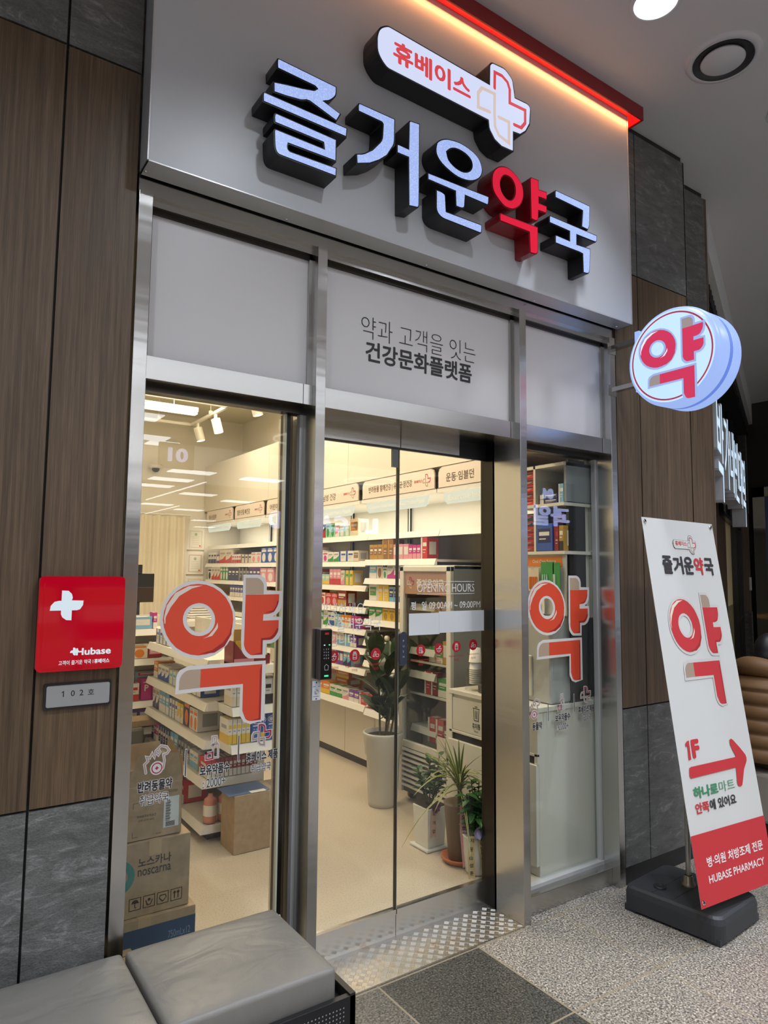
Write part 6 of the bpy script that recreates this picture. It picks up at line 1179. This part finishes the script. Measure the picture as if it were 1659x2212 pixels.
m.build('leaves', zp); s_.build('stems', zp); bow(zp, (zx - .03, zy - .080, .34), .035, mat('plum ribbon', (.10, .01, .06), .4)); pack_ribbon(zp, [(zx - .035, zy - .082, .33), (zx - .037, zy - .084, .26), (zx - .035, zy - .078, .19)], .035, mat('blush ribbon', (.62, .42, .34), .5), '축개업', name='ribbon')
# dracaena in the brown pot
dp = thing('potted_dracaena', (1.24, .50, .1), 'spiky green and yellow striped plant in a brown pot with pink ribbons', 'potted plant')
dx, dy = 1.175, .535; MB().lathe([(0, .102), (.078, .102), (.100, .125), (.103, .135), (.096, .135), (.08, .118), (0, .118)], (dx, dy, 0), mat('terracotta saucer', (.45, .13, .045), .6), 36).build('saucer', dp)
MB().lathe([(0, .118), (.062, .118), (.085, .40), (.088, .41), (.078, .41), (0, .385)], (dx, dy, 0), mat('woven brown pot', (.17, .125, .085), .7), 32).build('pot', dp)
m = MB(); m2 = MB(); c0 = Vector((dx, dy, .50)); MB().tube([(dx, dy, .38), (dx, dy, .52)], .012, STEM, 8).build('stem', dp)
for k in range(64):
    a = k * 2.4; e = radians(rr.uniform(5, 78)); L = rr.uniform(.26, .40); L *= .42 if cos(a) > .25 else 1; d = Vector((cos(a) * cos(e), sin(a) * cos(e), sin(e))); s1 = d.cross(Vector((0, 0, 1))).normalized(); pr = None; p0_ = c0 + Vector((0, 0, rr.uniform(-.03, .05)))
    for j in range(8):
        t = j / 7; c = p0_ + d * L * t - Vector((0, 0, 1)) * L * (1.05 - e * .62) * .75 * t * t; w = .0075 * (1 - t ** 2.2) + .0006; row_ = (c - s1 * w, c - s1 * w * .5, c + s1 * w * .5, c + s1 * w)
        if pr: m2.face([pr[0], pr[1], row_[1], row_[0]], LY, True); m.face([pr[1], pr[2], row_[2], row_[1]], LG3 if k % 3 else LG2, True); m2.face([pr[2], pr[3], row_[3], row_[2]], LY, True)
        pr = row_
m.build('green_blades', dp); m2.build('yellow_margins', dp)
PK = mat('pink satin ribbon', (.66, .36, .38), .35); bow(dp, (dx - .02, dy - .10, .455), .055, PK, 10)
pack_ribbon(dp, [(dx - .055, dy - .10, .44), (dx - .060, dy - .105, .30), (dx - .045, dy - .11, .13)], .045, PK, '도희의사회회장임동훈', SIDE); pack_ribbon(dp, [(dx + .015, dy - .11, .44), (dx + .028, dy - .115, .30), (dx + .055, dy - .12, .13)], .045, PK, '축발전', SIDE)
# bushy plant in the round white pot, cut by the jamb
gp = thing('potted_gardenia', (1.25, .35, .1), 'bushy bright green plant in a round white pot beside the black door jamb', 'potted plant')
gx, gy = 1.165, .385; MB().lathe([(0, .102), (.055, .102), (.062, .112), (.070, .20), (.076, .285), (.078, .290), (.072, .290), (0, .28)], (gx, gy, 0), WC, 36).build('pot', gp); MB().lathe([(0, .284), (.072, .282)], (gx, gy, 0), SOIL, 20).build('soil', gp)
m = MB(); s_ = MB()
for k in range(14):
    a = k * 2.4; r_ = rr.uniform(.03, .10); b0 = Vector((gx, gy, .285)); b1 = Vector((gx + r_ * cos(a), gy + r_ * sin(a) * .6, rr.uniform(.38, .60))); s_.tube([b0, b0.lerp(b1, .5) + Vector((0, 0, .02)), b1], .003, STEM, 5)
    for j in range(11):
        t = .3 + .7 * j / 10; q = a + j * 2.1; leaf(m, b0.lerp(b1, t), (cos(q), sin(q), rr.uniform(-.1, .6)), (0, 0, 1), rr.uniform(.05, .085), rr.uniform(.03, .045), LG2, LEAF2, .35, 5)
m.build('leaves', gp); s_.build('stems', gp); LV = mat('lilac ribbon', (.50, .42, .60), .4); YR = mat('pale yellow ribbon', (.66, .50, .24), .45); bow(gp, (gx - .06, gy - .06, .33), .045, LV, 8)
pack_ribbon(gp, [(gx - .078, gy - .05, .31), (gx - .092, gy - .055, .21), (gx - .085, gy - .055, .115)], .034, YR, '지윤습성훈', SIDE); pack_ribbon(gp, [(gx - .04, gy - .07, .31), (gx - .03, gy - .08, .21), (gx - .015, gy - .078, .11)], .034, YR, '친우일동번창기원', SIDE)
# ================================================================ what the glass and steel mirror: the market across the concourse
OPF = Fr((0, -8.0, 0), (-1, 0, 0)); S('wall_opposite', MB().box(3.3, 6.2, -8.2, -8.02, 2.25, 2.80, mat('dark olive fascia', (.045, .05, .045), .6)).box(9.6, 12.0, -8.2, -8.02, 2.55, 3.75, MATS['dark olive fascia']).box(1.7, 2.25, -8.1, -8.02, 3.25, 3.65, MATS['dark olive fascia']).box(-6, 16, -42.2, -42, 0, 4.345, mat('market back wall', (.30, .29, .26), .8)))
SGN = glow('white market sign letter', (.48, .56, 1.0), 5.5); SGO = glow('orange market sign letter', (1.0, .38, .08), 3.5)
def msign(b_, x_l, x_r, z0, z1, m, label):
    t = MB().text(b_, OPF, -x_l, z0, -x_r, z1, m, bold=.03, w=.06, depth=.02).build('market_sign'); return tag(t, label, 'sign letters')
msign('01', 2.12, 1.81, 3.34, 3.56, SGN, 'white 01 aisle number on the market fascia, mirrored in the left window')
msign('04', 10.55, 10.21, 3.33, 3.57, SGN, 'white 04 aisle number on the market fascia, mirrored in the right window')
msign('과일', 11.08, 9.91, 2.72, 3.18, SGN, 'white 과일 sign on the market fascia, mirrored in the right window')
t = thing('market_sign', (4.7, -7.95, 2.35), 'white and orange LOCAL FOOD letters on the market fascia, mirrored in the door glass', 'sign letters')
for ch, xl, xr, m in (('L', 5.94, 5.66, SGN), ('O', 5.62, 5.30, SGO), ('C', 5.28, 4.98, SGN), ('A', 4.96, 4.66, SGN), ('L', 4.62, 4.40, SGN), ('F', 4.30, 4.10, SGO), ('O', 4.08, 3.86, SGO), ('D', 3.74, 3.54, SGN)): MB().text(ch, OPF, -xl, 2.37, -xr, 2.67, m, bold=.05, w=.06, depth=.02).build('letter', t)
q = MB()
AP = glow('dim pictogram line', (.45, .5, .5), 1.5); tag(q.stroke([(-11.58 + .24 * cos(a * .2618), 3.05 + .19 * sin(a * .2618)) for a in range(24)], .03, OPF, .05, AP, closed=True).stroke([(-11.55, 3.24), (-11.50, 3.32)], .03, OPF, .05, AP).build('fruit_pictogram'), 'outlined apple pictogram on the market fascia beside the 과일 sign', 'pictogram')
for k, (x, c) in enumerate(((-2.5, 'orange'), (-.6, 'green'), (1.3, 'red'), (3.2, 'yellow'), (5.1, 'green'), (7.0, 'red'))):
    t = thing('market_stand', (x, -7.2, 0), 'market stand with %s goods across the concourse, %s along the row' % (c, ORD[k]), 'market stand', 'market stands across the concourse')
    MB().box(x - .85, x + .85, -7.6, -6.9, 0, .75, mat('pale timber', (.50, .36, .20), .6)).build('base', t)
    for j in range(3): MB().box(x - .8, x + .8, -7.75 - j * .12, -7.0 - j * .22, .75 + j * .22, .95 + j * .22, P_((c, 'cream', 'orange')[j])).build('goods', t)
MKL = glow('market panel light', (.90, .95, 1.0), 9.0)
for k, (x, y, lx, ly) in enumerate(((4.78, -15.7, .6, .3), (4.79, -17.6, .6, .3), (4.76, -19.4, .6, .3), (6.7, -25.7, .6, .3), (8.6, -27.4, .6, .3), (11.4, -33.4, .6, .3), (13.4, -38.9, .6, .3), (2.5, -11.4, .3, .25), (2.85, -11.9, .3, .25), (5.83, -20.8, .03, 3.3), (7.63, -28.3, .03, 2.6), (2.0, -13.0, .6, .3), (6.8, -21.0, .6, .3), (8.9, -22.5, .6, .3), (7.0, -16.0, .6, .3), (-.9, -6.4, .6, .3), (1.5, -9.5, .6, .3))):
    tag(MB().box(x - lx, x + lx, y - ly, y + ly, 4.325, 4.344, MKL).build('panel_light'), ('long narrow' if ly > 1 else 'rectangular') + ' white ceiling light over the market, %s outward, mirrored in the glass' % ORD[k], 'ceiling light', 'market ceiling lights')
lamp('market_fill_lamp', 'AREA', (1.5, -6.4, 4.30), 95, COOL, 9, 1.6); lamp('market_fill_lamp', 'AREA', (3.0, -14, 4.2), 260, (1, .95, .88), 14, 6)  # added broad fill, making up for world light the long ceiling blocks
def ring_lamp(x, y, z, r, label):
    b = MB(); P = [(x + r * cos(2 * pi * a / 48), y + r * sin(2 * pi * a / 48), z) for a in range(49)]; b.tube(P, .014, glow('ring lamp tube', (1, 1, .95), 2.5), 8, False)
    t = thing('ring_pendant', (x, y, z), label, 'pendant lamp', 'ring pendants'); b.build('ring', t); MB().tube([(x + r, y, z), (x, y, 4.34)], .003, BLACK, 5).tube([(x - r, y, z), (x, y, 4.34)], .003, BLACK, 5).build('wires', t)
ring_lamp(3.0, -5.6, 3.45, .45, 'thin lit ring pendant over the market, mirrored in the left door leaf'); ring_lamp(4.6, -6.2, 3.1, .4, 'second thin lit ring pendant, lower, mirrored beside the shelf boards')
# ================================================================ person on the bench at the right edge
def skin(name, pts, edges, rad, m, parent, root=0, sub=2):
    import bmesh
    bm = bmesh.new(); lay = bm.verts.layers.skin.verify(); vs_ = [bm.verts.new(p) for p in pts]
    for a, b in edges: bm.edges.new((vs_[a], vs_[b]))
    for v, r in zip(vs_, rad): v[lay].radius = (r, r) if not isinstance(r, tuple) else r
    vs_[root][lay].use_root = True
    me = bpy.data.meshes.new(name); bm.to_mesh(me); bm.free(); me.materials.append(m); o = bpy.data.objects.new(name, me); COL.objects.link(o)
    md = o.modifiers.new('skin', 'SKIN'); md.use_smooth_shade = True; s2 = o.modifiers.new('sub', 'SUBSURF'); s2.levels = sub; s2.render_levels = sub
    PW[o] = Matrix.Identity(4); parent_to(o, parent); return o
bk = thing('block_bench', (3.37, -.06, 0), 'beige block bench under the person in the brown vest', 'bench')
MB().box(3.14, 3.60, -.26, .13, .10, .405, mat('beige bench upholstery', (.36, .32, .26), .7)).build('seat_block', bk, bevel=.02); MB().box(3.18, 3.56, -.22, .10, 0, .10, BLACK).build('plinth', bk)
pr = thing('person', (3.30, 0, .405), 'person sitting in a brown puffer vest, black sleeves and olive trousers', 'person')
SK = mat('skin', (.55, .33, .24), .55); HR = mat('black hair', (.012, .010, .010), .45); VB = mat('brown puffer cloth', (.17, .085, .030), .6); SB = mat('black knit', (.012, .012, .016), .8); TRO = mat('olive trousers', (.12, .105, .06), .8)
pts = [(3.30, 0, .53), (3.30, 0, .75), (3.33, 0, .93), (3.38, 0, 1.03), (3.43, 0, 1.09)]; ed = [(0, 1), (1, 2), (2, 3), (3, 4)]; rd = [.12, .11, .12, .045, .05]
def chain(start, P, Rr):
    k0 = start
    for p, r in zip(P, Rr): pts.append(p); rd.append(r); ed.append((k0, len(pts) - 1)); k0 = len(pts) - 1
    return k0
for s_ in (-1, 1):
    chain(0, [(3.34, .09 * s_, .51), (3.74, .12 * s_, .53), (3.78, .12 * s_, .30), (3.77, .12 * s_, .09), (3.90, .13 * s_, .045)], [.085, .062, .052, .035, .03])
    w = chain(2, [(3.34, .17 * s_, .95), (3.38, .235 * s_, .74), (3.56, .15 * s_, .64), (3.62, .11 * s_, .625)], [.052, .042, .030, .027])
    for j in range(4): chain(w, [(3.665, (.135 - .018 * j) * s_, .628), (3.70 + .004 * (j % 3), (.137 - .019 * j) * s_, .618), (3.715, (.136 - .019 * j) * s_, .598)], [.0095, .0085, .007])
    chain(w, [(3.635, .078 * s_, .632), (3.662, .066 * s_, .622)], [.010, .008])
skin('body', pts, ed, rd, SK, pr)
hd_ = MB(); F_h = Vector((3.455, 0, 1.135)); vs_ = []; fs = []; nu, nv = 28, 20
for j in range(nv + 1):
    ph = pi * j / nv
    for i in range(nu):
        th = 2 * pi * i / nu; x = .095 * sin(ph) * cos(th); y = .076 * sin(ph) * sin(th); z = .118 * cos(ph)
        if z < -.02: y *= 1 - .30 * (-z - .02) / .1; x *= 1 - .12 * (-z - .02) / .1
        nose = math.exp(-((th if th < pi else th - 2 * pi) / .16) ** 2 - ((z + .015) / .024) ** 2); x += .022 * nose
        eye = sum(math.exp(-(((th if th < pi else th - 2 * pi) - a) / .15) ** 2 - ((z - .008) / .014) ** 2) for a in (-.42, .42)); x -= .008 * eye
        vs_.append(F_h + Vector((x, y, z)))
for j in range(nv):
    for i in range(nu): fs.append((j * nu + i, (j + 1) * nu + i, (j + 1) * nu + (i + 1) % nu, j * nu + (i + 1) % nu))
hd_.raw(vs_, fs, SK, True)
for s_ in (-1, 1): hd_.lathe([(0, .006), (.020, .004), (.024, -.004), (0, -.006)], None, SK, 14, Fr(F_h + Vector((-.008, .078 * s_, -.008)), (1, 0, 0), (0, 0, 1)))
h_ = hd_.build('head', pr); m = MB()
for s_ in (-1, 1): m.disc(Fr(F_h + Vector((.083, .032 * s_, .010)), (0, 1, 0)), .007, .0, INK, 10)
m.build('eyes', h_); MB().face([F_h + Vector((.080, -.022, -.052)), F_h + Vector((.088, 0, -.056)), F_h + Vector((.080, .022, -.052)), F_h + Vector((.088, 0, -.049))], mat('lips', (.45, .15, .13), .5)).build('mouth', h_)
vs2 = []; 
for j in range(nv + 1):
    ph = pi * j / nv
    for i in range(nu):
        th = 2 * pi * i / nu; back = 1 if cos(th) < .55 else 0; z = .128 * cos(ph); rr_ = 1.13
        q = Vector((.095 * sin(ph) * cos(th) * rr_ - .004, .076 * sin(ph) * sin(th) * rr_ * 1.04, z))
        if not back and z < .055: q.x *= .80; q.y *= .9
        if back and z < -.02: q.x -= .01
        vs2.append(F_h + q)
MB().raw(vs2, fs, HR, True).build('hair', pr)
def vest():
    b = MB(); n = 40; rows_ = []; zs_ = [(.47, 0)] + [(.47 + k * .0125, k) for k in range(1, 43)]
    for z, k in zs_:
        q = (k % 7) / 7; puff = .022 * sin(pi * q) ** .6 if 0 < q < 1 else 0; t = (z - .47) / .53; a = .175 - .02 * t + puff; c_ = .225 - .03 * abs(t - .6) + puff; 
        if t > .86: a *= 1 - (t - .86) * 2.4; c_ *= 1 - (t - .86) * 2.8
        rows_.append([(3.285 + .05 * t + a * cos(2 * pi * i / n), c_ * sin(2 * pi * i / n), z) for i in range(n)])
    vs_ = [p for r in rows_ for p in r]; fs_ = [(k * n + i, k * n + (i + 1) % n, (k + 1) * n + (i + 1) % n, (k + 1) * n + i) for k in range(len(rows_) - 1) for i in range(n)]
    return b.raw(vs_, fs_, VB, True)
vest().build('puffer_vest', pr)
hd2 = MB(); P = [Vector((3.36 - .115 * cos(a), .135 * sin(a), 1.005 + .05 * cos(a))) for a in [(-1.9 + 3.8 * k / 16) for k in range(17)]]; hd2.tube(P, [.03 + .034 * sin(pi * k / 16) for k in range(17)], VB, 12); hd2.build('hood', pr)
for s_ in (-1, 1): skin('sleeve', [(3.335, .16 * s_, .955), (3.34, .20 * s_, .90), (3.38, .242 * s_, .74), (3.56, .155 * s_, .645), (3.595, .13 * s_, .635)], [(0, 1), (1, 2), (2, 3), (3, 4)], [.07, .066, .056, .042, .038], SB, pr)
skin('trousers', [(3.30, 0, .54), (3.34, .09, .52), (3.74, .12, .53), (3.785, .12, .30), (3.775, .12, .11), (3.34, -.09, .52), (3.74, -.12, .53), (3.785, -.12, .30), (3.775, -.12, .11)], [(0, 1), (1, 2), (2, 3), (3, 4), (0, 5), (5, 6), (6, 7), (7, 8)], [.13, .10, .078, .07, .06, .10, .078, .07, .06], TRO, pr)
for s_ in (-1, 1): skin('shoe', [(3.75, .12 * s_, .05), (3.84, .125 * s_, .045), (3.93, .13 * s_, .035)], [(0, 1), (1, 2)], [(.045, .045), (.042, .042), (.035, .03)], BLACKP, pr)
